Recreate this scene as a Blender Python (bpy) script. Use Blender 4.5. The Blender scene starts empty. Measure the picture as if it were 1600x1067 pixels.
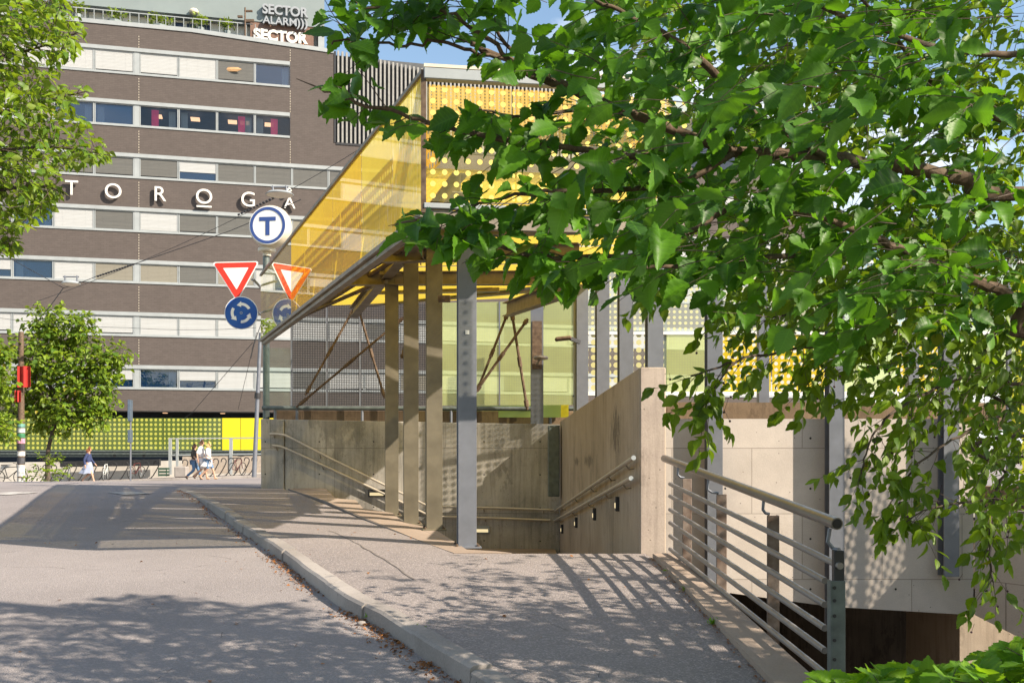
import bpy, bmesh, math, random
import numpy as np
from mathutils import Vector, Matrix
from mathutils.geometry import delaunay_2d_cdt
random.seed(11); np.random.seed(11)
scene = bpy.context.scene
COL = scene.collection
R = math.radians
F = 1600.0; CX = 800.0; HY = 700.0       # the photograph's focal length and horizon, used only to survey places

# ------------------------------------------------------------------ survey helpers
def W(px, py, Y):
    return Vector(((px-CX)/F*Y, Y, (HY-py)/F*Y))

CT = [(-8,-2.40),(0,-1.86),(6,-1.41),(10.3,-1.09),(14,-1.0),(20,-.83),(26,-.84),(35,-1.05),(49,-1.38),(58,-1.46),(70,-1.5),(500,-2.0)]
def H(x, y):
    y = max(-8, min(499, y))
    for i in range(len(CT)-1):
        if y <= CT[i+1][0]: break
    def tan(k):
        a = CT[max(0,k-1)]; b = CT[min(len(CT)-1,k+1)]
        return (b[1]-a[1])/(b[0]-a[0])
    x0,y0 = CT[i]; x1,y1 = CT[i+1]; d = x1-x0; t = (y-x0)/d
    h = (2*t**3-3*t*t+1)*y0+(t**3-2*t*t+t)*d*tan(i)+(-2*t**3+3*t*t)*y1+(t**3-t*t)*d*tan(i+1)
    if y > 22:
        s = min(1,(y-22)/25); s = s*s*(3-2*s)
        h += .036*(max(-26,min(6,x))+14)*s
    return h
KERB = .11
def G(px, py, dz=0):
    lo, hi = 3.0, 60.0
    f = lambda Y: (py-HY)/F*Y + H((px-CX)/F*Y, Y)+dz
    for k in range(300):
        Y = 3.0+k*.2
        if f(Y) >= 0: hi = Y; lo = Y-.2; break
    for k in range(40):
        m = (lo+hi)/2
        if f(m) >= 0: hi = m
        else: lo = m
    Y = hi
    return Vector(((px-CX)/F*Y, Y, H((px-CX)/F*Y, Y)+dz))

SUN = Vector((.885*math.cos(R(35.7)), -.465*math.cos(R(35.7)), math.sin(R(35.7)))).normalized()

# ------------------------------------------------------------------ objects
def tag(o, label=None, cat=None, group=None, kind=None):
    if label: o['label'] = label
    if cat: o['category'] = cat
    if group: o['group'] = group
    if kind: o['kind'] = kind
    return o
def thing(name, loc, label, cat, group=None, rz=0):
    o = bpy.data.objects.new(name, None); COL.objects.link(o)
    o.empty_display_size = .2
    o.location = loc; o.rotation_euler = (0,0,rz)
    return tag(o, label, cat, group)
def rootloc(o):
    while o.parent: o = o.parent
    return o.location.copy()
class MB:
    def __init__(s): s.v=[]; s.f=[]; s.uv={}; s.mi=[]; s.cm=0
    def add(s, vs, fs):
        b=len(s.v); s.v += [tuple(v) for v in vs]
        for f in fs: s.f.append(tuple(b+i for i in f)); s.mi.append(s.cm)
    def quad(s, a,b,c,d, uvs=None):
        s.add([a,b,c,d],[(0,1,2,3)])
        if uvs: s.uv[len(s.f)-1]=uvs
    def box(s, c, size, M=None):
        hx,hy,hz=[k/2 for k in size]; c=Vector(c)
        vs=[Vector((x*hx,y*hy,z*hz)) for x in(-1,1) for y in(-1,1) for z in(-1,1)]
        if M is not None: vs=[M@v for v in vs]
        s.add([c+v for v in vs],[(0,1,3,2),(4,6,7,5),(0,4,5,1),(2,3,7,6),(0,2,6,4),(1,5,7,3)])
    def beam(s, p0, p1, w, h, up=(0,0,1)):
        p0=Vector(p0);p1=Vector(p1);d=(p1-p0).normalized();u=Vector(up)
        r=d.cross(u)
        if r.length<1e-4: r=d.cross(Vector((0,1,0)))
        r.normalize();u=r.cross(d).normalized()
        vs=[]
        for p in (p0,p1):
            for a,b in((-1,-1),(1,-1),(1,1),(-1,1)): vs.append(p+r*(a*w/2)+u*(b*h/2))
        s.add(vs,[(3,2,1,0),(4,5,6,7),(0,1,5,4),(1,2,6,5),(2,3,7,6),(3,0,4,7)])
    def ibeam(s, p0, p1, w, h, tf=.014, tw=.01, up=(0,0,1)):
        p0=Vector(p0);p1=Vector(p1);d=(p1-p0).normalized();u=Vector(up)
        r=d.cross(u).normalized();u=r.cross(d).normalized()
        prof=[(-w/2,-h/2),(w/2,-h/2),(w/2,-h/2+tf),(tw/2,-h/2+tf),(tw/2,h/2-tf),(w/2,h/2-tf),(w/2,h/2),(-w/2,h/2),(-w/2,h/2-tf),(-tw/2,h/2-tf),(-tw/2,-h/2+tf),(-w/2,-h/2+tf)]
        n=12; vs=[p+r*a+u*b for p in(p0,p1) for a,b in prof]
        fs=[(i,(i+1)%n,n+(i+1)%n,n+i) for i in range(n)]
        for o in (0,n):
            e=[(0,1,2,11),(3,4,9,10),(5,6,7,8),(11,2,3,10),(9,4,5,8)]
            for q in e: fs.append(tuple(o+i for i in (q if o else q[::-1])))
        s.add(vs,fs)
    def tube(s, pts, r, n=10, cap=True):
        pts=[Vector(p) for p in pts]; m=len(pts)
        rs=r if isinstance(r,(list,tuple)) else [r]*m
        b=len(s.v); prev=None
        for i,p in enumerate(pts):
            d=(pts[min(m-1,i+1)]-pts[max(0,i-1)]).normalized()
            if prev is None:
                a=d.cross(Vector((0,0,1)))
                if a.length<.1: a=d.cross(Vector((1,0,0)))
            else: a=prev-d*prev.dot(d)
            a.normalize(); prev=a; c=d.cross(a)
            for k in range(n):
                t=2*math.pi*k/n; s.v.append(tuple(p+(a*math.cos(t)+c*math.sin(t))*rs[i]))
        for i in range(m-1):
            for k in range(n):
                s.f.append((b+i*n+k,b+i*n+(k+1)%n,b+(i+1)*n+(k+1)%n,b+(i+1)*n+k)); s.mi.append(s.cm)
        if cap:
            s.f.append(tuple(b+k for k in range(n))[::-1]); s.mi.append(s.cm)
            s.f.append(tuple(b+(m-1)*n+k for k in range(n))); s.mi.append(s.cm)
    def prism(s, poly, off):
        n=len(poly); off=Vector(off); poly=[Vector(p) for p in poly]
        s.add(poly+[p+off for p in poly],[tuple(range(n))[::-1],tuple(range(n,2*n))]+[(i,(i+1)%n,n+(i+1)%n,n+i) for i in range(n)])
    def lathe(s, prof, c=(0,0,0), n=20, M=None):
        c=Vector(c); b=len(s.v)
        for r,z in prof:
            for k in range(n):
                t=2*math.pi*k/n; v=Vector((r*math.cos(t),r*math.sin(t),z))
                if M is not None: v=M@v
                s.v.append(tuple(c+v))
        for i in range(len(prof)-1):
            for k in range(n):
                s.f.append((b+i*n+k,b+i*n+(k+1)%n,b+(i+1)*n+(k+1)%n,b+(i+1)*n+k)); s.mi.append(s.cm)
        s.f.append(tuple(b+k for k in range(n))[::-1]); s.mi.append(s.cm)
        m=len(prof)-1
        s.f.append(tuple(b+m*n+k for k in range(n))); s.mi.append(s.cm)
    def ball(s, c, r, sx=1,sy=1,sz=1, n=12):
        prof=[(max(1e-4,math.sin(math.pi*i/n))*r,-math.cos(math.pi*i/n)*r) for i in range(n+1)]
        s.lathe(prof,c,n+4,Matrix.Diagonal((sx,sy,sz)))
    def build(s, name, mat, parent=None, smooth=False, local=False, bevel=0, fix=True):
        vs=s.v
        if parent is not None and not local:
            o=rootloc(parent); vs=[(v[0]-o.x,v[1]-o.y,v[2]-o.z) for v in vs]
        me=bpy.data.meshes.new(name); me.from_pydata(vs,[],s.f)
        for m in (mat if isinstance(mat,(list,tuple)) else [mat]): me.materials.append(m)
        if any(s.mi): me.polygons.foreach_set('material_index', s.mi)
        if s.uv:
            ul=me.uv_layers.new(name='UVMap')
            for fi,u in s.uv.items():
                for k,li in enumerate(me.polygons[fi].loop_indices): ul.data[li].uv=u[k]
        elif fix:
            bm=bmesh.new(); bm.from_mesh(me); bmesh.ops.recalc_face_normals(bm,faces=bm.faces[:])
            if bevel: bmesh.ops.bevel(bm,geom=[e for e in bm.edges if e.is_manifold and e.calc_face_angle(0)>.5],offset=bevel,segments=1,affect='EDGES',profile=.5)
            bm.to_mesh(me); bm.free()
        if smooth:
            for p in me.polygons: p.use_smooth=True
            me.set_sharp_from_angle(angle=R(40))
        ob=bpy.data.objects.new(name,me); COL.objects.link(ob)
        if parent is not None: ob.parent=parent
        return ob
def dup(o, loc=None, rz=None, label=None, group=None, parent=None):
    c=o.copy(); COL.objects.link(c)
    if parent is not None: c.parent=parent
    if loc is not None: c.location=loc
    if rz is not None: c.rotation_euler=(0,0,rz)
    if label: c['label']=label
    if group: c['group']=group
    for ch in list(o.children): dup(ch,parent=c)
    return c
def text_mesh(name, body, size, depth, mat, M, parent, off=0.0, align='CENTER', local=False):
    cu=bpy.data.curves.new(name,'FONT'); cu.body=body; cu.size=size; cu.extrude=depth/2; cu.offset=off
    cu.align_x=align; cu.align_y='CENTER'
    ob=bpy.data.objects.new(name,cu); COL.objects.link(ob)
    dg=bpy.context.evaluated_depsgraph_get(); dg.update()
    me=bpy.data.meshes.new_from_object(ob.evaluated_get(dg))
    bpy.data.objects.remove(ob)
    me.name=name
    me.transform(M)
    o=rootloc(parent)
    if not local: me.transform(Matrix.Translation(-o))
    me.materials.clear(); me.materials.append(mat)
    ob=bpy.data.objects.new(name,me); COL.objects.link(ob); ob.parent=parent
    return ob

# ------------------------------------------------------------------ materials
class NT:
    def __init__(s,name):
        s.m=bpy.data.materials.new(name); s.m.use_nodes=True; s.t=s.m.node_tree; s.t.nodes.clear()
        s.out=s.n('ShaderNodeOutputMaterial')
    def n(s,typ,**kw):
        x=s.t.nodes.new(typ)
        for k,v in kw.items(): setattr(x,k,v)
        return x
    def l(s,a,b): s.t.links.new(a,b)
    def math(s,op,a,b=None,clamp=False):
        x=s.n('ShaderNodeMath',operation=op); x.use_clamp=clamp
        for i,v in enumerate((a,b)):
            if v is None: continue
            if hasattr(v,'node'): s.l(v,x.inputs[i])
            else: x.inputs[i].default_value=v
        return x.outputs[0]
    def mix(s,fac,a,b):
        x=s.n('ShaderNodeMix',data_type='RGBA'); s._f(x.inputs[0],fac)
        for i,v in ((6,a),(7,b)): s._f(x.inputs[i],v)
        return x.outputs[2]
    def _f(s,inp,v):
        if hasattr(v,'node'): s.l(v,inp)
        elif isinstance(v,(tuple,list)) and len(v)==3: inp.default_value=(*v,1)
        else: inp.default_value=v
    def noise(s,co,scale,detail=4,rough=.55,dist=0):
        x=s.n('ShaderNodeTexNoise'); x.inputs['Scale'].default_value=scale; x.inputs['Detail'].default_value=detail
        x.inputs['Roughness'].default_value=rough; x.inputs['Distortion'].default_value=dist
        s.l(co,x.inputs['Vector']); return x.outputs[0]
    def ramp(s,v,lo,hi):
        x=s.n('ShaderNodeMapRange'); s.l(v,x.inputs[0]); x.inputs[1].default_value=lo; x.inputs[2].default_value=hi
        return x.outputs[0]
    def scl(s,co,v):
        x=s.n('ShaderNodeMapping'); x.inputs['Scale'].default_value=v; s.l(co,x.inputs[0]); return x.outputs[0]
    def pos(s):
        return s.n('ShaderNodeNewGeometry').outputs['Position']
    def bump(s,h,strength,dist=.02):
        x=s.n('ShaderNodeBump'); x.inputs['Strength'].default_value=strength; x.inputs['Distance'].default_value=dist
        s.l(h,x.inputs['Height']); return x.outputs[0]
    def pbr(s,col,rough=.6,metal=0,bump=None,spec=None):
        x=s.n('ShaderNodeBsdfPrincipled'); s._f(x.inputs['Base Color'],col); s._f(x.inputs['Roughness'],rough)
        x.inputs['Metallic'].default_value=metal
        if spec is not None: x.inputs['Specular IOR Level'].default_value=spec
        if bump is not None: s.l(bump,x.inputs['Normal'])
        return x.outputs[0]
    def done(s,sh): s.l(sh,s.out.inputs[0]); return s.m

def paint(name,c,rough=.45,metal=0,var=.12,scale=6,bump=.05,dirt=None):
    t=NT(name); p=t.n('ShaderNodeTexCoord').outputs['Object']
    n=t.noise(p,scale,5); n2=t.noise(p,scale*7,3)
    f=t.ramp(n,.3,.7)
    c2=tuple(k*(1-var*2) for k in c) if dirt is None else dirt
    col=t.mix(f,c2,tuple(min(1,k*(1+var*.6)) for k in c))
    r=t.math('ADD',t.math('MULTIPLY',n2,.25),rough-.12)
    return t.done(t.pbr(col,r,metal,t.bump(n2,bump)))

STAINS=[(12.3,.20,.55,.36),(15.2,-.20,.75,.13),(17.0,-.22,.5,.10)]
def concrete(name,c,dark,stain=.55,form=None,streak=0.0,pore=1,stains=False):
    t=NT(name); p=t.pos()
    n1=t.noise(p,.9,6,.6,.4); n2=t.noise(p,6,6,.65); n3=t.noise(p,60,3,.6)
    col=t.mix(t.ramp(n1,.36,.70),dark,c)
    col=t.mix(t.math('MULTIPLY',t.ramp(n2,.45,.72),.45),col,tuple(k*.72 for k in c))
    col=t.mix(t.math('MULTIPLY',t.ramp(n3,.3,.8),.35),col,tuple(min(1,k*1.25) for k in c))
    if streak:
        st=t.noise(t.scl(p,(9,9,.55)),1.6,5,.65,.3)
        col=t.mix(t.math('MULTIPLY',t.ramp(st,.47,.66),streak),col,tuple(k*.45 for k in dark))
        bl=t.ramp(t.noise(t.scl(p,(1.8,1.8,.9)),.9,6,.75),.55,.60)
        col=t.mix(t.math('MULTIPLY',bl,streak),col,tuple(k*.3 for k in dark))
    if stains:
        nn=t.noise(t.scl(p,(5,5,1.6)),2.2,6,.75,.2)
        for (cy,cz,ry,rz) in STAINS:
            sx=t.n('ShaderNodeSeparateXYZ'); t.l(p,sx.inputs[0])
            d=t.math('ADD',t.math('POWER',t.math('MULTIPLY',t.math('SUBTRACT',sx.outputs[1],cy),1/ry),2),t.math('POWER',t.math('MULTIPLY',t.math('SUBTRACT',sx.outputs[2],cz),1/rz),2))
            k=t.ramp(t.math('SUBTRACT',nn,t.math('MULTIPLY',d,.22)),.40,.46)
            col=t.mix(t.math('MULTIPLY',k,.72),col,(.065,.055,.045))
    vo=t.n('ShaderNodeTexVoronoi'); vo.inputs['Scale'].default_value=9; t.l(p,vo.inputs['Vector'])
    po=t.math('LESS_THAN',vo.outputs[0],.07)
    if pore: col=t.mix(t.math('MULTIPLY',po,.75),col,tuple(k*.18 for k in c))
    h=t.math('ADD',t.math('MULTIPLY',n2,.5),t.math('MULTIPLY',n3,.25))
    if pore: h=t.math('SUBTRACT',h,po)
    if form:
        br=t.n('ShaderNodeTexBrick'); br.offset=.37; br.inputs['Scale'].default_value=1
        br.inputs['Mortar Size'].default_value=.007; br.inputs['Mortar Smooth'].default_value=.5
        br.inputs['Brick Width'].default_value=form[0]; br.inputs['Row Height'].default_value=form[1]
        br.inputs['Color1'].default_value=(1,1,1,1); br.inputs['Color2'].default_value=(.86,.86,.87,1); br.inputs['Mortar'].default_value=(.55,.54,.53,1)
        sx=t.n('ShaderNodeSeparateXYZ'); t.l(p,sx.inputs[0]); cb=t.n('ShaderNodeCombineXYZ')
        t.l(sx.outputs[0],cb.inputs[0]); t.l(sx.outputs[2],cb.inputs[1]); t.l(cb.outputs[0],br.inputs['Vector'])
        mu=t.n('ShaderNodeMix',data_type='RGBA',blend_type='MULTIPLY'); mu.inputs[0].default_value=1
        t.l(col,mu.inputs[6]); t.l(br.outputs[0],mu.inputs[7]); col=mu.outputs[2]
        # tie holes on a grid
        fu=t.math('SUBTRACT',t.math('FRACT',t.math('MULTIPLY',sx.outputs[0],1/1.12)),.5)
        fv=t.math('SUBTRACT',t.math('FRACT',t.math('MULTIPLY',t.math('ADD',sx.outputs[2],.2),1/.66)),.5)
        d2=t.math('ADD',t.math('POWER',t.math('MULTIPLY',fu,1.12),2),t.math('POWER',t.math('MULTIPLY',fv,.66),2))
        hole=t.math('LESS_THAN',d2,.00022)
        col=t.mix(hole,col,(.03,.03,.03)); h=t.math('SUBTRACT',h,t.math('MULTIPLY',hole,3))
    return t.done(t.pbr(col,.85,0,t.bump(h,.45,.012),.3))

def asphalt(name,c,sp=1.0):
    t=NT(name); p=t.pos()
    n1=t.noise(p,.35,6,.6,.5); n2=t.noise(p,70,4,.75); n3=t.noise(p,4.5,5,.6)
    vo=t.n('ShaderNodeTexVoronoi'); vo.inputs['Scale'].default_value=85; t.l(p,vo.inputs['Vector'])
    vo2=t.n('ShaderNodeTexVoronoi'); vo2.inputs['Scale'].default_value=85; t.l(p,vo2.inputs['Vector'])
    hsv=t.n('ShaderNodeSeparateColor'); t.l(vo2.outputs['Color'],hsv.inputs[0])
    col=t.mix(t.ramp(n1,.3,.72),tuple(k*.80 for k in c),tuple(k*1.12 for k in c))
    col=t.mix(t.math('MULTIPLY',t.ramp(n3,.35,.75),.4),col,tuple(k*.86 for k in c))
    col=t.mix(t.math('MULTIPLY',t.ramp(hsv.outputs[0],.0,1.0),.30*sp),col,tuple(k*.42 for k in c))
    col=t.mix(t.math('MULTIPLY',t.math('GREATER_THAN',hsv.outputs[1],.80),.32*sp),col,tuple(min(1,k*1.7) for k in c))
    ck=t.n('ShaderNodeTexVoronoi',feature='DISTANCE_TO_EDGE'); ck.inputs['Scale'].default_value=.33
    di=t.n('ShaderNodeMix',data_type='RGBA'); di.inputs[0].default_value=.18; t.l(p,di.inputs[6])
    nn=t.n('ShaderNodeTexNoise'); nn.inputs['Scale'].default_value=2.2; nn.inputs['Detail'].default_value=6; t.l(p,nn.inputs['Vector']); t.l(nn.outputs[1],di.inputs[7]); t.l(di.outputs[2],ck.inputs['Vector'])
    cr=t.math('MULTIPLY',t.math('LESS_THAN',ck.outputs[0],.0012),t.ramp(n3,.50,.60))
    col=t.mix(t.math('MULTIPLY',cr,.8),col,tuple(k*.3 for k in c))
    h=t.math('ADD',t.math('MULTIPLY',vo.outputs[0],-1.2),t.math('MULTIPLY',n2,.9))
    h=t.math('SUBTRACT',h,cr)
    return t.done(t.pbr(col,.9,0,t.bump(h,.55,.008),.25))

def brickwall(name,c):
    t=NT(name); p=t.n('ShaderNodeTexCoord').outputs['UV']
    br=t.n('ShaderNodeTexBrick'); br.inputs['Scale'].default_value=1; br.inputs['Brick Width'].default_value=.32; br.inputs['Row Height'].default_value=.11
    br.inputs['Mortar Size'].default_value=.012; br.inputs['Color1'].default_value=(*[k*1.08 for k in c],1); br.inputs['Color2'].default_value=(*[k*.90 for k in c],1); br.inputs['Mortar'].default_value=(*[k*.78 for k in c],1)
    g=t.pos(); sx=t.n('ShaderNodeSeparateXYZ'); t.l(g,sx.inputs[0]); cb=t.n('ShaderNodeCombineXYZ')
    t.l(t.math('ADD',t.math('MULTIPLY',sx.outputs[0],.971),t.math('MULTIPLY',sx.outputs[1],.239)),cb.inputs[0]); t.l(sx.outputs[2],cb.inputs[1]); t.l(cb.outputs[0],br.inputs['Vector'])
    n=t.noise(g,.5,5,.6); n2=t.noise(g,3,4)
    col=t.mix(t.math('MULTIPLY',t.ramp(n,.35,.7),.25),br.outputs[0],tuple(k*.85 for k in c))
    col=t.mix(t.math('MULTIPLY',t.ramp(n2,.4,.7),.25),col,tuple(k*1.25 for k in c))
    return t.done(t.pbr(col,.8,0,t.bump(br.outputs[1],-.3,.01),.3))

def dotmask(t,uv,pu,pv,rad,stag=False):
    s=t.n('ShaderNodeSeparateXYZ'); t.l(uv,s.inputs[0])
    v=t.math('MULTIPLY',s.outputs[1],1/pv)
    u=t.math('MULTIPLY',s.outputs[0],1/pu)
    if stag: u=t.math('ADD',u,t.math('MULTIPLY',t.math('MODULO',t.math('FLOOR',v),2),.5))
    fu=t.math('SUBTRACT',t.math('FRACT',u),.5); fv=t.math('SUBTRACT',t.math('FRACT',v),.5)
    d2=t.math('ADD',t.math('POWER',t.math('MULTIPLY',fu,pu),2),t.math('POWER',t.math('MULTIPLY',fv,pv),2))
    return t.math('LESS_THAN',d2,rad*rad)
def glass(name,tint,film,base_op,dots=None,dotcol=None,dot_op=.95,lines=None,rough=.03,refl=1.0,holes=False,trans=.5,dirt=.15,streak=None):
    """tinted pane: clear tint, printed film of given opacity, printed dots or lines, and a reflecting surface"""
    t=NT(name); uv=t.n('ShaderNodeTexCoord').outputs['UV']; g=t.pos()
    tr=t.n('ShaderNodeBsdfTransparent'); t._f(tr.inputs[0],tint)
    def filmsh(c):
        d=t.n('ShaderNodeBsdfDiffuse'); l=t.n('ShaderNodeBsdfTranslucent'); t._f(d.inputs[0],c); t._f(l.inputs[0],c)
        m=t.n('ShaderNodeMixShader'); m.inputs[0].default_value=trans; t.l(d.outputs[0],m.inputs[1]); t.l(l.outputs[0],m.inputs[2]); return m.outputs[0]
    nz=t.noise(g,1.3,4,.6)
    op=t.math('ADD',base_op,t.math('MULTIPLY',t.ramp(nz,.35,.75),dirt if base_op<.8 else 0.0))
    if lines:
        s=t.n('ShaderNodeSeparateXYZ'); t.l(uv,s.inputs[0])
        lu=t.math('GREATER_THAN',t.math('FRACT',t.math('MULTIPLY',s.outputs[lines[2] if len(lines)>2 else 0],1/lines[0])),.5)
        op=t.math('ADD',op,t.math('MULTIPLY',lu,lines[1]),True)
    m=t.n('ShaderNodeMixShader'); t._f(m.inputs[0],op); t.l(tr.outputs[0],m.inputs[1]); t.l(filmsh(film),m.inputs[2]); sh=m.outputs[0]
    if streak:
        rt=t.n('ShaderNodeMapping'); rt.inputs['Rotation'].default_value=(0,0,R(-14)); rt.inputs['Scale'].default_value=(16,2.1,1); t.l(uv,rt.inputs[0])
        sk=t.math('MULTIPLY',t.ramp(t.noise(rt.outputs[0],1.6,4,.6),.56,.63),t.ramp(t.noise(g,1.1,2),.40,.58))
        ms=t.n('ShaderNodeMixShader'); t.l(t.math('MULTIPLY',sk,.8),ms.inputs[0]); t.l(sh,ms.inputs[1]); t.l(filmsh(streak),ms.inputs[2]); sh=ms.outputs[0]
    if dots:
        k=dotmask(t,uv,*dots)
        m2=t.n('ShaderNodeMixShader')
        if holes:
            t.l(k,m2.inputs[0]); t.l(sh,m2.inputs[1]); t2=t.n('ShaderNodeBsdfTransparent'); t2.inputs[0].default_value=(1,1,1,1); t.l(t2.outputs[0],m2.inputs[2])
        else:
            t.l(t.math('MULTIPLY',k,dot_op),m2.inputs[0]); t.l(sh,m2.inputs[1]); t.l(filmsh(dotcol),m2.inputs[2])
        sh=m2.outputs[0]
    if refl:
        fr=t.n('ShaderNodeFresnel'); fr.inputs[0].default_value=1.5
        gl=t.n('ShaderNodeBsdfGlossy'); gl.inputs['Roughness'].default_value=rough
        gl.inputs[0].default_value=(1,1,1,1)
        m3=t.n('ShaderNodeMixShader'); t.l(t.math('MULTIPLY',fr.outputs[0],refl,True),m3.inputs[0]); t.l(sh,m3.inputs[1]); t.l(gl.outputs[0],m3.inputs[2]); sh=m3.outputs[0]
    return t.done(sh)

def leafmat(name,c_dark,c_light,c_back,gloss=.35,trans=.4,yellow=.05):
    t=NT(name); uv=t.n('ShaderNodeTexCoord').outputs['UV']
    at=t.n('ShaderNodeAttribute',attribute_name='tint'); tv=at.outputs['Fac']
    s=t.n('ShaderNodeSeparateXYZ'); t.l(uv,s.inputs[0])
    au=t.math('ABSOLUTE',t.math('SUBTRACT',s.outputs[0],.5))
    # side veins sweep forward from the midrib
    ph=t.math('FRACT',t.math('MULTIPLY',t.math('SUBTRACT',s.outputs[1],t.math('MULTIPLY',au,.55)),9))
    vein=t.math('MAXIMUM',t.math('LESS_THAN',t.math('ABSOLUTE',t.math('SUBTRACT',ph,.5)),.07),t.math('LESS_THAN',au,.016))
    col=t.mix(t.ramp(tv,0,1),c_dark,c_light)
    col=t.mix(t.math('GREATER_THAN',tv,1-yellow),col,(.30,.24,.03))
    col=t.mix(t.math('MULTIPLY',vein,.22),col,tuple(min(1,k*1.7) for k in c_light))
    gp=t.pos(); sp_=t.noise(gp,55,5,.7); big=t.noise(gp,7,3)
    col=t.mix(t.math('MULTIPLY',t.ramp(sp_,.66,.72),.65),col,(.09,.06,.02))
    col=t.mix(t.math('MULTIPLY',t.ramp(big,.4,.7),.22),col,tuple(k*.55 for k in c_light))
    geo=t.n('ShaderNodeNewGeometry')
    col2=t.mix(geo.outputs['Backfacing'],col,t.mix(t.math('MULTIPLY',vein,.4),c_back,tuple(k*1.5 for k in c_back)))
    h=t.math('ABSOLUTE',t.math('SUBTRACT',ph,.5))
    b=t.bump(h,.10,.003)
    d=t.n('ShaderNodeBsdfPrincipled'); t.l(col2,d.inputs['Base Color']); d.inputs['Roughness'].default_value=.47
    d.inputs['Specular IOR Level'].default_value=gloss; t.l(b,d.inputs['Normal'])
    tl=t.n('ShaderNodeBsdfTranslucent'); t.l(t.mix(.5,col,(c_light[0]*2.1,c_light[1]*1.9,c_light[2]*.8)),tl.inputs[0])
    m=t.n('ShaderNodeMixShader'); m.inputs[0].default_value=trans; t.l(d.outputs[0],m.inputs[1]); t.l(tl.outputs[0],m.inputs[2])
    return t.done(m.outputs[0])

def emis(name,c,st):
    t=NT(name); e=t.n('ShaderNodeEmission'); e.inputs[0].default_value=(*c,1); e.inputs[1].default_value=st; return t.done(e.outputs[0])
def louver(name,c,c2,pitch=.08):
    t=NT(name); p=t.pos(); s=t.n('ShaderNodeSeparateXYZ'); t.l(p,s.inputs[0])
    f=t.math('FRACT',t.math('MULTIPLY',s.outputs[2],1/pitch))
    n=t.noise(p,.6,3); n2=t.noise(t.scl(p,(.3,.3,9)),1.2,3)
    col=t.mix(t.math('MULTIPLY',t.ramp(n2,.35,.7),.5),c,c2)
    col=t.mix(t.math('MULTIPLY',t.math('LESS_THAN',f,.22),.55),col,tuple(k*.45 for k in c2))
    return t.done(t.pbr(col,.6,0,t.bump(f,.4,.03),.3))

def bark(name,c):
    t=NT(name); p=t.pos(); n=t.noise(t.scl(p,(1,1,.35)),30,6,.7); n1=t.noise(p,7,3)
    col=t.mix(t.ramp(n,.3,.7),tuple(k*.45 for k in c),tuple(k*1.35 for k in c))
    col=t.mix(t.math('MULTIPLY',t.ramp(n1,.5,.7),.4),col,(.12,.12,.09))
    return t.done(t.pbr(col,.85,0,t.bump(n,.7,.01),.2))

M={}
M['road']=asphalt('road_asphalt',(.268,.242,.236),.65)
M['pave']=asphalt('pavement_asphalt',(.262,.231,.220),1.25)
M['ground']=paint('soil',(.09,.075,.05),.95)
M['kerb']=concrete('granite',(.35,.32,.295),(.20,.18,.165),pore=1)
M['sill']=concrete('sill_concrete',(.33,.265,.215),(.235,.175,.13),pore=1)
M['wall_back']=concrete('back_wall_concrete',(.50,.465,.41),(.20,.195,.17),streak=.35,form=(3.6,1.3))
M['wall_side']=concrete('side_wall_concrete',(.40,.33,.255),(.28,.225,.165),streak=.30,stains=True)
M['pillar']=concrete('pillar_concrete',(.48,.40,.33),(.32,.26,.22),streak=.3)
M['wall_lit']=concrete('pale_wall_concrete',(.53,.475,.42),(.40,.355,.31),form=(1.05,.86))
M['beamc']=concrete('brown_beam_concrete',(.26,.18,.11),(.13,.09,.055),streak=.3)
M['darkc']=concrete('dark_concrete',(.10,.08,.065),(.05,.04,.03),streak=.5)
M['steel']=paint('galvanised_steel',(.175,.187,.215),.45,.35,.09,5,.02)
M['steel_lit']=paint('canopy_lit_steel',(.175,.152,.105),.48,.3,.16,4,.02)  # olive tone paints the golden canopy light onto the rear posts
M['steel2']=paint('stainless_steel',(.23,.22,.205),.33,.8,.05,3,.0)
M['steel_h']=paint('worn_bright_steel',(.50,.45,.38),.38,.4,.08,5,.0)
M['steelg']=paint('green_grey_steel',(.13,.155,.145),.5,.3,.2,8)
M['steelb']=paint('brown_steel',(.26,.22,.17),.5,.4,.2,5)
M['rail']=paint('tube_rail_steel',(.27,.255,.245),.42,.5,.06,4,.0)
M['post']=paint('brown_rail_post',(.22,.175,.145),.6,.35,.25,9,dirt=(.10,.06,.04))
M['rust']=paint('rusty_steel',(.145,.10,.065),.75,.2,.3,14,dirt=(.06,.035,.022))
M['alu']=paint('pale_aluminium',(.31,.335,.34),.5,.1,.06,2)
M['dark']=paint('black_metal',(.03,.03,.032),.45,.2,.1)
M['white']=paint('white_paint',(.80,.79,.76),.45,0,.04,3)
M['cream']=paint('cream_plastic',(.62,.56,.44),.4,0,.08,4)
M['brick']=brickwall('brown_brick',(.090,.075,.068))
M['grey']=paint('grey_cladding',(.20,.24,.24),.5,.1,.06,.4)
M['banner']=paint('red_banner_cloth',(.42,.02,.015),.8,0,.12,3)
M['red']=paint('red_sign_face',(.78,.035,.02),.35,0,.04,2)
M['blue']=paint('blue_sign_face',(.01,.085,.36),.35,0,.06,2)
M['navy']=paint('navy_blue_ring',(.035,.075,.26),.35,0,.04,2)
M['yel']=paint('yellow_board',(.66,.56,.015),.45,0,.04,.3)
M['green_strip']=paint('lime_board',(.50,.66,.16),.45,0,.05,1)
M['blind_c']=louver('cream_blind',(.45,.465,.465),(.36,.365,.355))
M['blind_g']=louver('grey_blind',(.135,.135,.125),(.09,.09,.088))
M['blind_t']=louver('tan_blind',(.25,.235,.19),(.19,.175,.14))
M['pane']=glass('window_pane',(.86,.90,.97),(.03,.13,.36),.26,refl=2.2,rough=.01,dirt=0)
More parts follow.
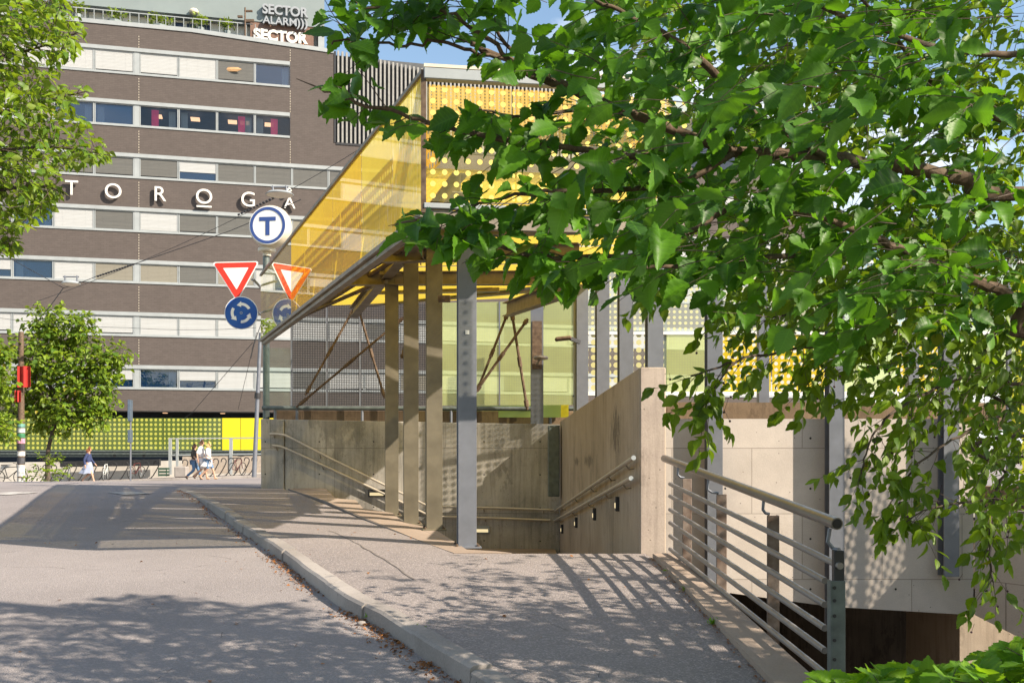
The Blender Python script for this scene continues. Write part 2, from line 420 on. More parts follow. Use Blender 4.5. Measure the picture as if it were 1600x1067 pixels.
M['pane_c']=glass('clear_window_pane',(.93,.95,.98),(.03,.10,.24),.05,refl=1.3,rough=.01,dirt=0)
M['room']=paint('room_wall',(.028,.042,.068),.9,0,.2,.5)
M['pink']=paint('pink_curtain',(.95,.03,.20),.7,0,.1,3)
M['lampglow']=emis('ceiling_lamp_glow',(1,.58,.32),.55)
M['stepglow']=emis('step_lamp_glow',(1,.80,.45),.36)
M['dglass']=glass('dotted_street_glass',(.55,.62,.40),(.12,.17,.045),.74,dots=(.262,.262,.080),dotcol=(.50,.51,.10),refl=.8,trans=.1)
M['side_y']=glass('amber_side_glass',(.96,.68,.05),(.70,.50,.010),.58,lines=(.075,.34),refl=.36,trans=.62,rough=.004)
M['side_y2']=glass('lemon_side_glass',(.98,.86,.20),(.72,.60,.06),.58,lines=(.05,.30),refl=.25,trans=.5,streak=(.86,.82,.52))
M['side_c']=glass('pale_side_glass',(.92,.90,.45),(.74,.66,.14),.22,refl=.8,rough=.004,lines=(.06,.12))
M['front_y']=glass('dotted_front_glass',(.97,.95,.80),(.75,.66,.30),.10,dots=(.110,.110,.0255),dotcol=(.95,.80,.22),refl=.4,trans=.3)
M['orange']=glass('orange_perforated_sheet',(1,1,1),(.76,.50,.10),.80,dots=(.05,.03,.008),refl=0,holes=True,trans=.45)
M['slots']=glass('slotted_amber_sheet',(1,1,1),(.55,.30,.006),.95,dots=(.11,.13,.035,True),refl=0,holes=True,trans=.5)
M['deck']=glass('yellow_roof_sheet',(.98,.80,.25),(.80,.58,.06),.72,lines=(.06,.2),refl=.1,trans=.6)
M['mesh']=glass('dark_mesh_glass',(.95,.95,.95),(.040,.043,.048),.88,dots=(.036,.036,.0105),refl=.12,holes=True,trans=.05,rough=.01)
M['clear']=glass('clear_glass',(.86,.93,.86),(.30,.40,.30),.06,refl=.6)
M['gglass']=glass('lime_printed_glass',(.86,.93,.55),(.66,.72,.32),.45,dots=(.05,.05,.016),dotcol=(.42,.50,.16),dot_op=.30,refl=.3,trans=.4)
M['pglass']=glass('pale_printed_glass',(.93,.96,.80),(.80,.84,.55),.50,dots=(.055,.055,.014),dotcol=(.40,.50,.20),dot_op=.4,refl=.3,trans=.55)
M['wdots']=glass('grey_dotted_glass',(.95,.97,.95),(.62,.68,.60),.45,dots=(.105,.105,.030),dotcol=(.80,.78,.42),refl=.3,trans=.4,dirt=0)
M['shadow_dots']=glass('shadow_dot_glass',(.97,.98,.96),(.6,.66,.6),.04,dots=(.14,.14,.05),dotcol=(.55,.52,.25),refl=.2,trans=.1,dirt=0)  # dots added to throw dot shadows onto the stair wall
M['ydots']=glass('yellow_dotted_sheet',(1,.9,.3),(.86,.62,.03),.85,dots=(.115,.115,.034),dotcol=(.85,.84,.74),refl=.2,trans=.45)
M['yholes']=glass('lime_perforated_sheet',(1,1,1),(.72,.70,.06),1.0,dots=(.155,.155,.048,True),refl=.1,holes=True,trans=.35)
M['bark']=bark('bark',(.115,.08,.055)); M['bark2']=bark('dark_bark',(.10,.075,.06))
M['leaf_elm']=leafmat('elm_leaf',(.008,.050,.008),(.105,.265,.010),(.10,.23,.03),gloss=.38,trans=.42,yellow=.015)
M['leaf_crab']=leafmat('crab_leaf',(.022,.075,.006),(.18,.29,.010),(.14,.23,.035),gloss=.35,trans=.42,yellow=.02)
M['leaf_left']=leafmat('lime_leaf',(.03,.10,.008),(.20,.30,.015),(.17,.23,.04),gloss=.35,trans=.42,yellow=.03)
M['leaf_street']=leafmat('street_leaf',(.035,.10,.010),(.21,.29,.018),(.13,.20,.04),gloss=.3,trans=.34,yellow=.03)
M['leaf_shrub']=leafmat('shrub_leaf',(.06,.18,.010),(.20,.37,.015),(.10,.19,.04),gloss=.4,trans=.4,yellow=.01)
M['dead']=leafmat('dead_leaf',(.13,.05,.018),(.34,.15,.05),(.22,.11,.05),gloss=.2,trans=.15,yellow=0)
M['skin']=paint('skin',(.52,.30,.20),.55,0,.08,5)
# ================================================================== camera, light, sky
cam=bpy.data.cameras.new('camera'); cam.lens=36; cam.sensor_width=36; cam.shift_y=(HY-533.5)/1600; cam.clip_end=1500; cam.clip_start=.05
co=bpy.data.objects.new('camera',cam); COL.objects.link(co); co.rotation_euler=(R(90),0,0); scene.camera=co
wd=bpy.data.worlds.new('World'); scene.world=wd; wd.use_nodes=True
nt=wd.node_tree; nt.nodes.clear()
sky=nt.nodes.new('ShaderNodeTexSky'); sky.sky_type='NISHITA'; sky.sun_disc=False; sky.sun_elevation=R(35.7); sky.sun_rotation=R(117.7)
sky.air_density=1.3; sky.dust_density=.6; sky.ozone_density=1.6
bgn=nt.nodes.new('ShaderNodeBackground'); bgn.inputs[1].default_value=.074
tc=nt.nodes.new('ShaderNodeTexCoord'); nz=nt.nodes.new('ShaderNodeTexNoise'); nz.inputs['Scale'].default_value=2.6; nz.inputs['Detail'].default_value=7; nz.inputs['Roughness'].default_value=.58
mp=nt.nodes.new('ShaderNodeMapping'); mp.inputs['Scale'].default_value=(1,1,2.2); mp.inputs['Location'].default_value=(.35,.2,.1)
nt.links.new(tc.outputs['Generated'],mp.inputs[0]); nt.links.new(mp.outputs[0],nz.inputs['Vector'])
rp=nt.nodes.new('ShaderNodeMapRange'); rp.inputs[1].default_value=.50; rp.inputs[2].default_value=.66; nt.links.new(nz.outputs[0],rp.inputs[0])
mx=nt.nodes.new('ShaderNodeMix'); mx.data_type='RGBA'; nt.links.new(rp.outputs[0],mx.inputs[0]); nt.links.new(sky.outputs[0],mx.inputs[6]); mx.inputs[7].default_value=(7.5,7.6,7.8,1)
nt.links.new(mx.outputs[2],bgn.inputs[0])
wo=nt.nodes.new('ShaderNodeOutputWorld'); nt.links.new(bgn.outputs[0],wo.inputs[0])
sl=bpy.data.lights.new('sun','SUN'); sl.energy=4.0; sl.angle=R(.5); sl.color=(1,.87,.71)
so=bpy.data.objects.new('sun',sl); COL.objects.link(so); so.rotation_euler=(-SUN).to_track_quat('-Z','Y').to_euler()
scene.view_settings.view_transform='Standard'; scene.view_settings.look='None'; scene.view_settings.gamma=1; scene.view_settings.exposure=1.44
scene.cycles.max_bounces=10; scene.cycles.transparent_max_bounces=24; scene.cycles.use_denoising=True
scene.cycles.sample_clamp_indirect=6

# ================================================================== ground sheets
def inside(p,poly):
    x,y=p; c=False; n=len(poly)
    for i in range(n):
        x0,y0=poly[i]; x1,y1=poly[(i+1)%n]
        if (y0>y)!=(y1>y) and x<(x1-x0)*(y-y0)/(y1-y0)+x0: c=not c
    return c
def sheet(name,poly,mat,dz=0,hole=None,step=lambda y:.5,box=None,kind='structure',hf=None,skip=None):
    pts=[];edges=[]
    def ring(pl):
        b=len(pts)
        for i,(x,y) in enumerate(pl):
            x1,y1=pl[(i+1)%len(pl)]
            L=math.hypot(x1-x,y1-y); k=max(1,min(60,int(L/max(.5,step(y)))))
            for j in range(k): pts.append((x+(x1-x)*j/k,y+(y1-y)*j/k))
        n=len(pts)-b
        for i in range(n): edges.append((b+i,b+(i+1)%n))
    ring(poly)
    if hole: ring(hole)
    x0,y0,x1,y1=box or (min(p[0] for p in poly),min(p[1] for p in poly),max(p[0] for p in poly),max(p[1] for p in poly))
    y=y0+.31
    while y<y1:
        st=step(y); x=x0+.17
        while x<x1:
            p=(x+.1*st*(random.random()-.5),y)
            if inside(p,poly) and not (hole and inside(p,hole)): pts.append(p)
            x+=st
        y+=st
    r=delaunay_2d_cdt([Vector(p) for p in pts],edges,[],0,1e-4)
    vs=r[0]; fs=[]
    for f in r[2]:
        c=sum((vs[i] for i in f),Vector((0,0)))/len(f)
        if inside(c,poly) and not (hole and inside(c,hole)): fs.append(tuple(f))
    me=bpy.data.meshes.new(name)
    hh=hf or (lambda x,y:H(x,y)+dz)
    me.from_pydata([(v.x,v.y,hh(v.x,v.y)) for v in vs],[],fs)
    for p in me.polygons: p.use_smooth=True
    me.materials.append(mat)
    bm=bmesh.new(); bm.from_mesh(me)
    for f in bm.faces:
        f.normal_update()
        if f.normal.z<0: f.normal_flip()
    bm.to_mesh(me); bm.free()
    o=bpy.data.objects.new(name,me); COL.objects.link(o); return tag(o,kind=kind)
def xy(p): return (p.x,p.y)
kin=[xy(G(*p)) for p in [(810,1067),(715,1013),(680,992),(625,958),(561,927),(500,886),(472,865),(425,836),(367,801),(332,781),(300,767),(286,764)]]
kin=[(kin[0][0]+.45,4.6),(kin[0][0]+1.0,2.0),(kin[0][0]+2.3,-4)][::-1]+kin
# kerb outer edge: a stone's width to the left
def offset(line,d):
    out=[]
    for i,p in enumerate(line):
        a=Vector(line[max(0,i-1)]);b=Vector(line[min(len(line)-1,i+1)]);t=(b-a).normalized()
        out.append((p[0]-t.y*d,p[1]+t.x*d))
    return out
kout=offset(kin,.14)
A=(-.60,10.5); B=(1.36,10.5); Dp=(-4.75,21.0)
farpav=[xy(G(350,760)),xy(G(408,757))]
pave=kin+farpav+[Dp,A,B,(1.40,10.2),(1.53,6.05),(1.62,3),(1.7,-4)]
well=[A,B,(1.62,10.3),(1.87,4.6),(14,4.6),(14,20.5),(1.2,20.9),(.95,20.6),(-4.9,21.1)]
sheet('pavement',pave,M['pave'],0,step=lambda y:.45)
road=[(-60,-4)]+kout+[kin[-1]]+farpav+[(-5.6,22.6),(40,22.6),(40,54.2),(0,51.6),(-18,50.0),(-60,46.5)]
def roadh(x,y):
    base=H(x,y)-KERB
    # the road surface comes up flush with the pavement where the kerb ends
    s=max(0,min(1,(y-16)/3.2)); s=s*s*(3-2*s)
    if y<26: base+=s*(KERB-.012)
    else: base+=(KERB-.012)*max(0,1-(y-26)/8)
    return base
sheet('road',road,M['road'],0,step=lambda y:.5 if y<20 else 2.0,box=(-16,-4,6,50),hf=roadh)
fp=[(-60,46.5),(-18,50.0),(0,51.6),(40,54.2),(40,58.5),(-60,58.5)]
sheet('far_pavement',[(x,y+.18) if i<4 else (x,y) for i,(x,y) in enumerate(fp)],M['pave'],.02,step=lambda y:2.5)
sheet('ground',[(-420,-60),(420,-60),(420,500),(-420,500)],M['ground'],-.22,hole=well,step=lambda y:12)
sheet('verge',[(1.86,-4),(9,-4),(9,4.58),(1.86,4.58)],M['ground'],.03,step=lambda y:.6)
# kerb stones along the pavement
def kerbline(name,inner,outer,seg,zt,zb,mat,jit=.012):
    mb=MB()
    def res(l,n):
        L=[0]
        for i in range(len(l)-1): L.append(L[-1]+math.dist(l[i],l[i+1]))
        out=[]
        for k in range(n+1):
            t=L[-1]*k/n; i=0
            while i<len(L)-2 and L[i+1]<t: i+=1
            u=(t-L[i])/max(1e-6,L[i+1]-L[i]); out.append((l[i][0]+(l[i+1][0]-l[i][0])*u,l[i][1]+(l[i+1][1]-l[i][1])*u))
        return out
    tot=sum(math.dist(inner[i],inner[i+1]) for i in range(len(inner)-1)); n=max(2,int(tot/seg))
    sub=3
    a=res(inner,n*sub); b=res(outer,n*sub)
    for k in range(n):
        jz=random.uniform(-jit,jit); jo=random.uniform(-jit,jit); b0=len(mb.v)
        for j in range(sub+1):
            i=k*sub+j; g=.006 if j==0 else (-.006 if j==sub else 0)
            P=Vector(a[i]);Q=Vector(b[i]); d=(Vector(a[min(len(a)-1,i+1)])-Vector(a[max(0,i-1)])).normalized()
            P=P+d*g;Q=Q+d*g; o=(Q-P).normalized()*jo; Q=Q+o
            ed=.02; T=zt(P)+jz+random.uniform(-.004,.004)
            I=P+(P-Q)*.02
            for pt,z in ((I,zb(P)),(I,T),(Q+(P-Q).normalized()*ed*1.2,T-.002+random.uniform(-.003,.003)),(Q,T-ed),(Q+(Q-P).normalized()*.012,zb(Q))):
                mb.v.append((pt.x,pt.y,z))
        for j in range(sub):
            for q in range(4): mb.f.append((b0+j*5+q,b0+j*5+q+1,b0+j*5+5+q+1,b0+j*5+5+q)); mb.mi.append(0)
        mb.f.append(tuple(b0+q for q in range(5))); mb.mi.append(0); mb.f.append(tuple(b0+sub*5+q for q in range(5))[::-1]); mb.mi.append(0)
    return tag(mb.build(name,mat),kind='structure')
kerbline('kerb',kin,kout,.95,lambda p:H(p.x,p.y)+.012,lambda p:H(p.x,p.y)-.3,M['kerb'])
fk=[(-60,46.5),(-18,50.0),(0,51.6),(40,54.2)]
kerbline('far_kerb',[(x,y+.2) for x,y in fk],fk,1.2,lambda p:H(p.x,p.y)+.02,lambda p:H(p.x,p.y)-.35,M['kerb'],.01)
# painted marks on the road
def patch(name,px,mat,dz):
    mb=MB(); vs=[]
    for p in px:
        g=G(*p); vs.append((g.x,g.y,roadh(g.x,g.y)+dz))
    mb.add(vs,[tuple(range(len(vs)))]); return tag(mb.build(name,mat,fix=True),kind='structure')
M['marking']=paint('worn_white_paint',(.40,.39,.37),.8,0,.3,6,dirt=(.24,.22,.20))
patch('road_marking',[(168,769),(205,767.5),(236,770.5),(196,772.5)],M['marking'],.012)
patch('road_marking',[(-30,771),(20,768),(62,769),(10,772.5)],M['marking'],.012)
M['tar']=asphalt('dark_seam_asphalt',(.21,.183,.167))
mb=MB(); a=G(515,829); b=G(648,905); n=14; pr=None
for k in range(n+1):
    p=a+(b-a)*(k/n)+Vector((random.uniform(-.02,.02),0,0)); w_=random.uniform(.005,.012)
    l_,r_=(p.x-w_,p.y,H(p.x,p.y)+.005),(p.x+w_,p.y,H(p.x,p.y)+.005)
    if pr: mb.add([pr[0],pr[1],r_,l_],[(0,1,2,3)])
    pr=(l_,r_)
tag(mb.build('asphalt_seam',M['tar']),kind='structure')
# ================================================================== stairwell
# sill of pale concrete between pavement and stairs: its inner edge steps with the treads
zig=[(508,762),(524,778),(556,781),(568,794),(613,801),(631,816),(677,825),(717,850),(729,858),(778,861),(800,863.4)]
top=[G(x,y,.006) for x,y in [(450,763),(508,782),(556,805),(661,846),(709,863.4)]]+[G(x,y,.006) for x,y in zig[::-1]]
mb=MB(); mb.prism(top,(0,0,-1.3)); tag(mb.build('stair_sill',M['sill']),kind='structure')
g=[W(px,0,Y) for px,Y in ((408,20.95),(432,20.9),(875,20.35))]
P0=Vector((g[0].x,20.95,0)); P1=Vector((g[2].x,20.35,0))
dw=(P1-P0).normalized(); nw=Vector((dw.y,-dw.x,0))   # towards the viewer
if nw.y>0: nw=-nw
wl=(P1-P0).length
t=thing('stair_wall',(P0+P1)/2+Vector((0,0,-2.4)),'long stained concrete wall behind the stairs, carrying the descending handrails','wall')
mb=MB()
q=[P0+dw*.5+Vector((0,0,-2.4)),P1+Vector((0,0,-2.4)),P1+Vector((0,0,.47)),P0+dw*.5+Vector((0,0,.585))]
mb.prism(q,-nw*.30); mb.build('wall',M['wall_back'],t,bevel=.012)
mb=MB(); q=[P0+Vector((0,0,-1.2)),P0+dw*.485+Vector((0,0,-1.2)),P0+dw*.485+Vector((0,0,.585)),P0+Vector((0,0,.60))]
q=[p+nw*.02 for p in q]; mb.prism(q,-nw*.55); mb.build('end_block',M['wall_back'],t,bevel=.012)
t2=thing('edge_beam',(-1,21.5,0),'rough brown concrete beam lying behind the top of the stained stair wall','beam')
mb=MB()
a=P0-nw*.75; b=P1-nw*.75+dw*.3
mb.prism([a+Vector((0,0,.35)),b+Vector((0,0,.30)),b+Vector((0,0,.76)),a+Vector((0,0,.80))],-nw*.4)
mb.build('beam',M['beamc'],t2,bevel=.01)
# right side wall with its sloping top
SW0=Vector((1.31,10.5,0)); SW1=Vector((.95,20.3,0)); TH=.27
t=thing('side_wall',(1.3,10.6,-1.1),'tall brown concrete wall with a sloping top and streaked face, beside the railing','wall')
mb=MB()
def sw(p,z,dx=0): return Vector((p.x+dx,p.y,z))
prof=[sw(SW0,-3.2),sw(SW1,-3.2),sw(SW1,.53),sw(SW0,.83)]
mb.prism([p+Vector((0,.012,0)) for p in prof],(TH,0,0)); mb.build('wall',M['wall_side'],t,bevel=.012)
mb=MB(); mb.box((SW0.x+TH/2,SW0.y+.003,(.83-1.6)/2),(TH-.028,.018,.83+1.6-.02)); mb.build('end_face',M['pillar'],t)
# step lamps on the side wall
for i,(px,py) in enumerate([(967,787),(931,803),(902,816),(880,826)]):
    # intersect the pixel's line with the wall face
    k=(px-CX)/F; # x=k*y ; x=SW0.x+(y-10.5)*m
    m=(SW1.x-SW0.x)/(SW1.y-SW0.y); Y=(SW0.x-10.5*m)/(k-m); p=W(px,py,Y)
    l=thing('step_lamp',p,'dark step lamp %s on the brown side wall'%['nearest to the railing','second from the railing','third from the railing','farthest down the stairs'][i],'lamp','step lamps along the side wall')
    mb=MB(); mb.box(p+Vector((-.02,0,0)),(.045,.085,.17)); mb.build('case',M['dark'],l,bevel=.006)
    mb=MB(); mb.box(p+Vector((-.046,0,-.018)),(.008,.055,.06)); mb.build('lens',M['stepglow'],l)
# wall lamps on the back wall
for px,py,Y,lab,c in ((589,770,20.1,'dark recessed wall lamp glowing amber below the descending handrail','dark'),(752,827,18.9,'pale slot lamp low on the wall behind the nearest post','alu')):
    k=(px-CX)/F; Y=(P0.y-P0.x*dw.y/dw.x)/(1-k*dw.y/dw.x); p=W(px,py,Y)
    l=thing('wall_lamp',p,lab,'lamp'); ang=math.atan2(dw.y,dw.x); Mz=Matrix.Rotation(ang,3,'Z')
    mb=MB(); mb.box(p+nw*.01,(.36,.04,.15),Mz); mb.build('case',M[c],l,bevel=.01)
    mb=MB(); mb.box(p+nw*.034-Vector((0,0,.02)),(.28,.012,.06),Mz); mb.build('lens',M['stepglow'],l)
# stairs and landing
t=thing('staircase',(0,11,-1.3),'concrete flight of steps going down from the pavement behind the posts','stairs')
for i in range(6):
    mb=MB(); y=10.56+i*.36; z=-1.09-.15*(i+1); xl=-.30-.27*i if i<3 else -1.0-.14*(i-3); xr=SW0.x+(y-10.5)*(SW1.x-SW0.x)/(SW1.y-SW0.y)-.06
    mb.prism([(xl,y,-2.6),(xr,y,-2.6),(xr,y,z),(xl,y,z)],(0,.352,0)); mb.build('step',M['sill'],t)
for i in range(5):
    mb=MB(); x=-3.75+i*.5; z=-.98-.17*(i+1); mb.prism([(x,18.0-i*.9,-2.6),(x+.49,17.0-i*.9,-2.6),(x+.49,19.0-i*.05,-2.6),(x,19.9-i*.05,-2.6)],(0,0,z+2.6)); mb.build('step',M['sill'],t)
mb=MB(); mb.prism([(-1.2,14.0,-2.3),(.9,13.4,-2.3),(.85,20.3,-2.3),(-1.2,20.5,-2.3)],(0,0,.30)); mb.build('landing',M['sill'],t)
# grey cabinet in the corner
c=W(865,720,19.95)
t=thing('wall_cabinet',c-Vector((0,0,.62)),'tall olive grey metal cabinet in the corner where the two stair walls meet','cabinet')
mb=MB(); mb.box(c,(.22,.24,1.38)); mb.build('body',M['steelg'],t,bevel=.01)
mb=MB(); mb.box(c+Vector((0,-.13,0)),(.18,.012,1.30)); mb.build('door',M['steelg'],t)
# pale wall on the right, set with posts
YW=13.45
t=thing('pale_wall',(4,YW,-2),'long pale concrete wall with tie holes, sunlit behind the metal railing','wall')
pr=[(1.57,-3.5),(2.85,-3.5),(2.86,-1.90),(4.2,-2.08),(6.06,-2.19),(6.06,.385),(1.57,.385)]
mb=MB(); mb.prism([(x,YW,z) for x,z in pr],(0,.35,0)); mb.build('wall',M['wall_lit'],t)
t=thing('angled_wall',(7,12.6,-2),'pale concrete wall turning towards the viewer at the right edge, its lower edge cut diagonally','wall')
mb=MB(); q=[(6.08,YW,-2.19),(6.45,YW-.65,-2.42),(7.3,YW-2.1,-2.95),(7.9,YW-3.2,-2.95),(7.9,YW-3.2,-.75),(6.08,YW,-.82)]
mb.prism(q,(.3,.17,0)); mb.build('wall',M['wall_lit'],t)
mb=MB(); mb.prism([(6.1,YW+.03,-.80),(7.9,YW-3.17,-.73),(7.9,YW-3.17,-.45),(6.1,YW+.03,-.50)],(.25,.14,0)); mb.build('coping',M['beamc'],t)
t=thing('rear_beam',(5,15.5,.4),'brown sunlit concrete beam running behind the top of the pale wall','beam')
mb=MB(); mb.prism([(1.2,15.6,.28),(9.5,15.0,.28),(9.5,15.0,.66),(1.2,15.6,.70)],(0,.5,0)); mb.build('beam',M['beamc'],t)
for i in range(3):
    pass
# tunnel under the pale wall
t=thing('tunnel',(6,16,-6),'dark concrete passage under the pale wall','tunnel')
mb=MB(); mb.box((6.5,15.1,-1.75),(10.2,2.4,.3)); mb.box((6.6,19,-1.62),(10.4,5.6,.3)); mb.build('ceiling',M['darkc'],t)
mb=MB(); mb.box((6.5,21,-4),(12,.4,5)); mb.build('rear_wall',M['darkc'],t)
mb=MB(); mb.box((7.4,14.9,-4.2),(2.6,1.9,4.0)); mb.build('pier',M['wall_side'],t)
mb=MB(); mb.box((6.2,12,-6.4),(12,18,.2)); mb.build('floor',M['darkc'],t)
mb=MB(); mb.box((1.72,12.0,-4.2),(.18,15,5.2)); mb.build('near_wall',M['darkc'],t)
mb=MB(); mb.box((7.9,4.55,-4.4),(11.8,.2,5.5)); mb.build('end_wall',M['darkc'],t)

# ================================================================== steel posts
def make_post(label,grp,h=3.6,w=.2,mat='steel',foot=True,d=.2):
    r=thing('steel_post',(0,0,0),label,'post',grp)
    mb=MB(); mb.ibeam((0,0,0),(0,0,h),w,d,.016,.012,up=(0,1,0)); mb.build('shaft',M[mat],r,local=True,bevel=.003)
    if foot:
        mb=MB(); mb.box((0,0,-.004),(.30,.30,.022)); mb.build('base_plate',M[mat],r,local=True,bevel=.004)
        for bx,by in ((-.115,-.12),(.115,-.12),(-.115,.12),(.115,.12)):
            mb=MB(); mb.lathe([(.017,0),(.017,.016),(.008,.016),(.008,.03)],(bx,by,.007),6); mb.build('bolt',M['rust'],r,local=True)
    return r
PL=[((729,853),11.15,'broad bluish steel post nearest the viewer on the stair edge, bearing a small white sticker'),((678,826),12.85,'steel post standing second in the row from the sticker post'),((642,818),14.0,'steel post third in the row from the sticker post, warm canopy light painted on'),((612,804),15.5,'slimmest steel post, farthest from the sticker post in the row along the pavement edge')]
posts=[]
p0=make_post(PL[0][2],'steel posts at the stair edge',3.62)
p1_=make_post(PL[1][2],'steel posts at the stair edge',3.62,mat='steel_lit')
for i,((px,py),Y,lab) in enumerate(PL):
    p=W(px,py,Y)
    o=p0 if i==0 else (p1_ if i==1 else dup(p1_,label=lab))
    o.location=p; o.rotation_euler=(0,0,R(8)); posts.append(o)
mb=MB(); p=W(728,519,11.045); mb.box(p,(.042,.004,.042)); mb.build('sticker',M['white'],p0)
RL=[(1022,13.0,'steel post standing just behind the end of the brown side wall'),(977,14.6,'second steel post behind the sloping wall top, counted from the wall end'),(941,15.9,'third steel post behind the sloping wall top, counted from the wall end'),(909,17.6,'last thin steel post behind the sloping wall top, beside the white downpipe')]
r0=make_post(RL[0][2],'steel posts behind the side wall',6.0,foot=False)
for i,(px,Y,lab) in enumerate(RL):
    o=r0 if i==0 else dup(r0,label=lab)
    o.location=W(px,0,Y); o.location.z=-3.2; o.rotation_euler=(0,0,R(3))
WL=[(1115,'steel post on the pale wall nearest the end of the brown side wall'),(1304,'steel post on the pale wall behind the near end of the railing'),(1482,'short-footed steel post ending halfway down the pale wall, behind the hanging twigs')]
q0=make_post(WL[0][1],'steel posts fixed to the pale wall',5.0,w=.2,foot=False)
for i,(px,lab) in enumerate(WL):
    o=q0 if i==0 else dup(q0,label=lab)
    o.location=(W(px,0,YW-.12).x,YW-.116,-2.35 if i<2 else -1.66); o.rotation_euler=(0,0,0)
t=thing('downpipe',W(899,700,17.7),'slim white downpipe between the green glass and the steel posts','pipe')
mb=MB(); a=W(899,0,17.7); mb.tube([(a.x,17.7,.1),(a.x,17.7,2.9)],.035,10); mb.build('pipe',M['alu'],t,smooth=True)
for z in (.9,1.8):
    mb=MB(); mb.box((a.x,17.7,z),(.09,.06,.03)); mb.build('bracket',M['steel'],t)
# ================================================================== railing
RA=Vector((1.86,5.9,-1.42)); RB=Vector((1.62,10.35,-1.09)); rd=(RB-RA)
rl=thing('railing',RB+Vector((0,0,0)),'brushed steel railing with a thick handrail and six thin rails along the concrete kerb','railing')
sec=[]
near=W(1308,818,6.0); farp=W(1038,716,10.32)
rdir=(near-farp)
mb=MB(); mb.tube([farp+rdir*k/6 for k in range(7)],.036,16)
hr=mb.build('handrail',M['steel2'],rl,smooth=True)
mb=MB(); mb.tube([near-rdir.normalized()*.004,near+rdir.normalized()*.002],.029,14); mb.build('end_cap',M['dark'],hr)
# five lower rails, parallel to the handrail; the lowest five stop at the bolted end post

for i,(yf,yn,xn) in enumerate([(756,884,1313),(775,907,1289),(796,944,1289),(816.5,981,1289),(837,1016,1289),(857.6,1052,1289)]):
    a=W(1047,yf,10.2); b=W(xn,yn,6.15 if i else 5.95)
    # keep every rail at the railing's own line
    mb=MB(); mb.tube([a+(b-a)*k/6 for k in range(7)],.0205,12); mb.build('rail',M['rail'],rl,smooth=True)
for i,(px,ptop,pbot,Y) in enumerate([(1066,748,880,9.75),(1119,772,925,8.72),(1198,805,1000,7.30)]):
    a=W(px,ptop,Y); b=W(px,pbot,Y); b.z=H(b.x,Y)-.12
    mb=MB(); mb.beam(b+Vector((.045,0,0)),a+Vector((.045,0,0)),.085,.022,up=(0,1,0)); mb.beam(b+Vector((.085,.03,0)),a+Vector((.085,.03,0)),.012,.06,up=(0,1,0)); po=mb.build('post',M['post'],rl,bevel=.003)
    f=(a.y-farp.y)/rdir.y; hp=farp+rdir*f
    mb=MB(); s0=a+Vector((.02,0,.01)); s1=Vector((hp.x-.0,a.y,hp.z-.03))
    e=Vector((s1.x-.005,s1.y+.0,s0.z+.03))
    mb.tube([s0,s0+(e-s0)*.6-Vector((0,0,.012)),e,s1+(e-s1)*.5,s1],.011,8); mb.build('bracket',M['steel'],po,smooth=True)
a=W(1303,860,5.98); b=Vector((a.x,a.y,H(a.x,a.y)-.35))
mb=MB(); mb.beam(b+Vector((.035,.02,0)),a+Vector((.03,.02,0)),.06,.05,up=(0,1,0)); po=mb.build('post',M['dark'],rl,bevel=.004)
hp=near+Vector((-.03,.04,0)); mb=MB(); mb.tube([hp-Vector((0,0,.03)),hp-Vector((.012,0,.11)),hp-Vector((-.02,0,.15)),a+Vector((.03,0,.006))],.012,8); mb.build('bracket',M['steel'],po,smooth=True)
a=W(1297,906,5.9); b=Vector((a.x,a.y,H(a.x,a.y)-.35))
mb=MB(); mb.beam(b,a,.014,.07,up=(0,1,0)); mb.beam(b+Vector((.04,-.03,0)),a+Vector((.04,-.03,0)),.075,.012,up=(0,1,0)); ch=mb.build('end_channel',M['steelg'],rl,bevel=.003)
for py in (918,938,962,1000,1030):
    mb=MB(); p=W(1304,py,5.86); mb.tube([p,p+Vector((0,.012,0))],.011,10); mb.build('bolt_hole',M['dark'],ch)
# concrete strip the railing stands on
mb=MB()
st=[(1.40,10.2),(1.53,6.05),(1.62,3),(1.7,-4)]; en=[(1.63,10.28),(1.80,6.05),(1.89,3),(1.97,-4)]
for i in range(3):
    n=8
    for k in range(n):
        def P(l,j,f,dz): 
            x=l[j][0]+(l[j+1][0]-l[j][0])*f; y=l[j][1]+(l[j+1][1]-l[j][1])*f; return (x,y,H(x,y)+dz)
        a,b=P(st,i,k/n,.045),P(st,i,(k+1)/n,.045); c,d=P(en,i,(k+1)/n,.045),P(en,i,k/n,.045)
        lo=lambda p:(p[0],p[1],p[2]-1.2)
        mb.add([a,b,c,d,lo(a),lo(b),lo(c),lo(d)],[(0,1,2,3),(0,4,5,1),(2,6,7,3)])
tag(mb.build('railing_kerb',M['sill']),kind='structure')

# ================================================================== handrails on the stair walls
def handrail(label,rails,brk,mat,off):
    t=thing('handrail',rails[0][0],label,'handrail')
    rr=[]
    for pts in rails:
        mb=MB(); mb.tube(pts,.024,12); rr.append(mb.build('rail',M[mat],t,smooth=True))
    for a,b in brk:
        mb=MB(); m=(Vector(a)+Vector(b))/2+Vector((0,0,-.035)); mb.tube([a,m,b],.009,7); mb.build('bracket',M['steelb'],t,smooth=True)
    return t
def onback(px,py,out=.09):
    k=(px-CX)/F; Y=(P0.y-P0.x*dw.y/dw.x)/(1-k*dw.y/dw.x); p=W(px,py,Y); return p+nw*out
up=[(424,678),(436,678),(448,680),(462,687),(520,717),(602,757),(668,789),(692,791),(780,793),(866,796)]
lo=[(428,696),(440,697),(455,703),(520,733),(602,771),(668,803),(692,806.5),(780,809),(860,812)]
a=[onback(*p) for p in up]; b=[onback(*p) for p in lo]
br=[(onback(px,py,.09),onback(px,py+6,.0)) for px,py in ((430,678),(502,710),(757,793),(850,796),(434,697),(506,727),(759,808),(846,811))]
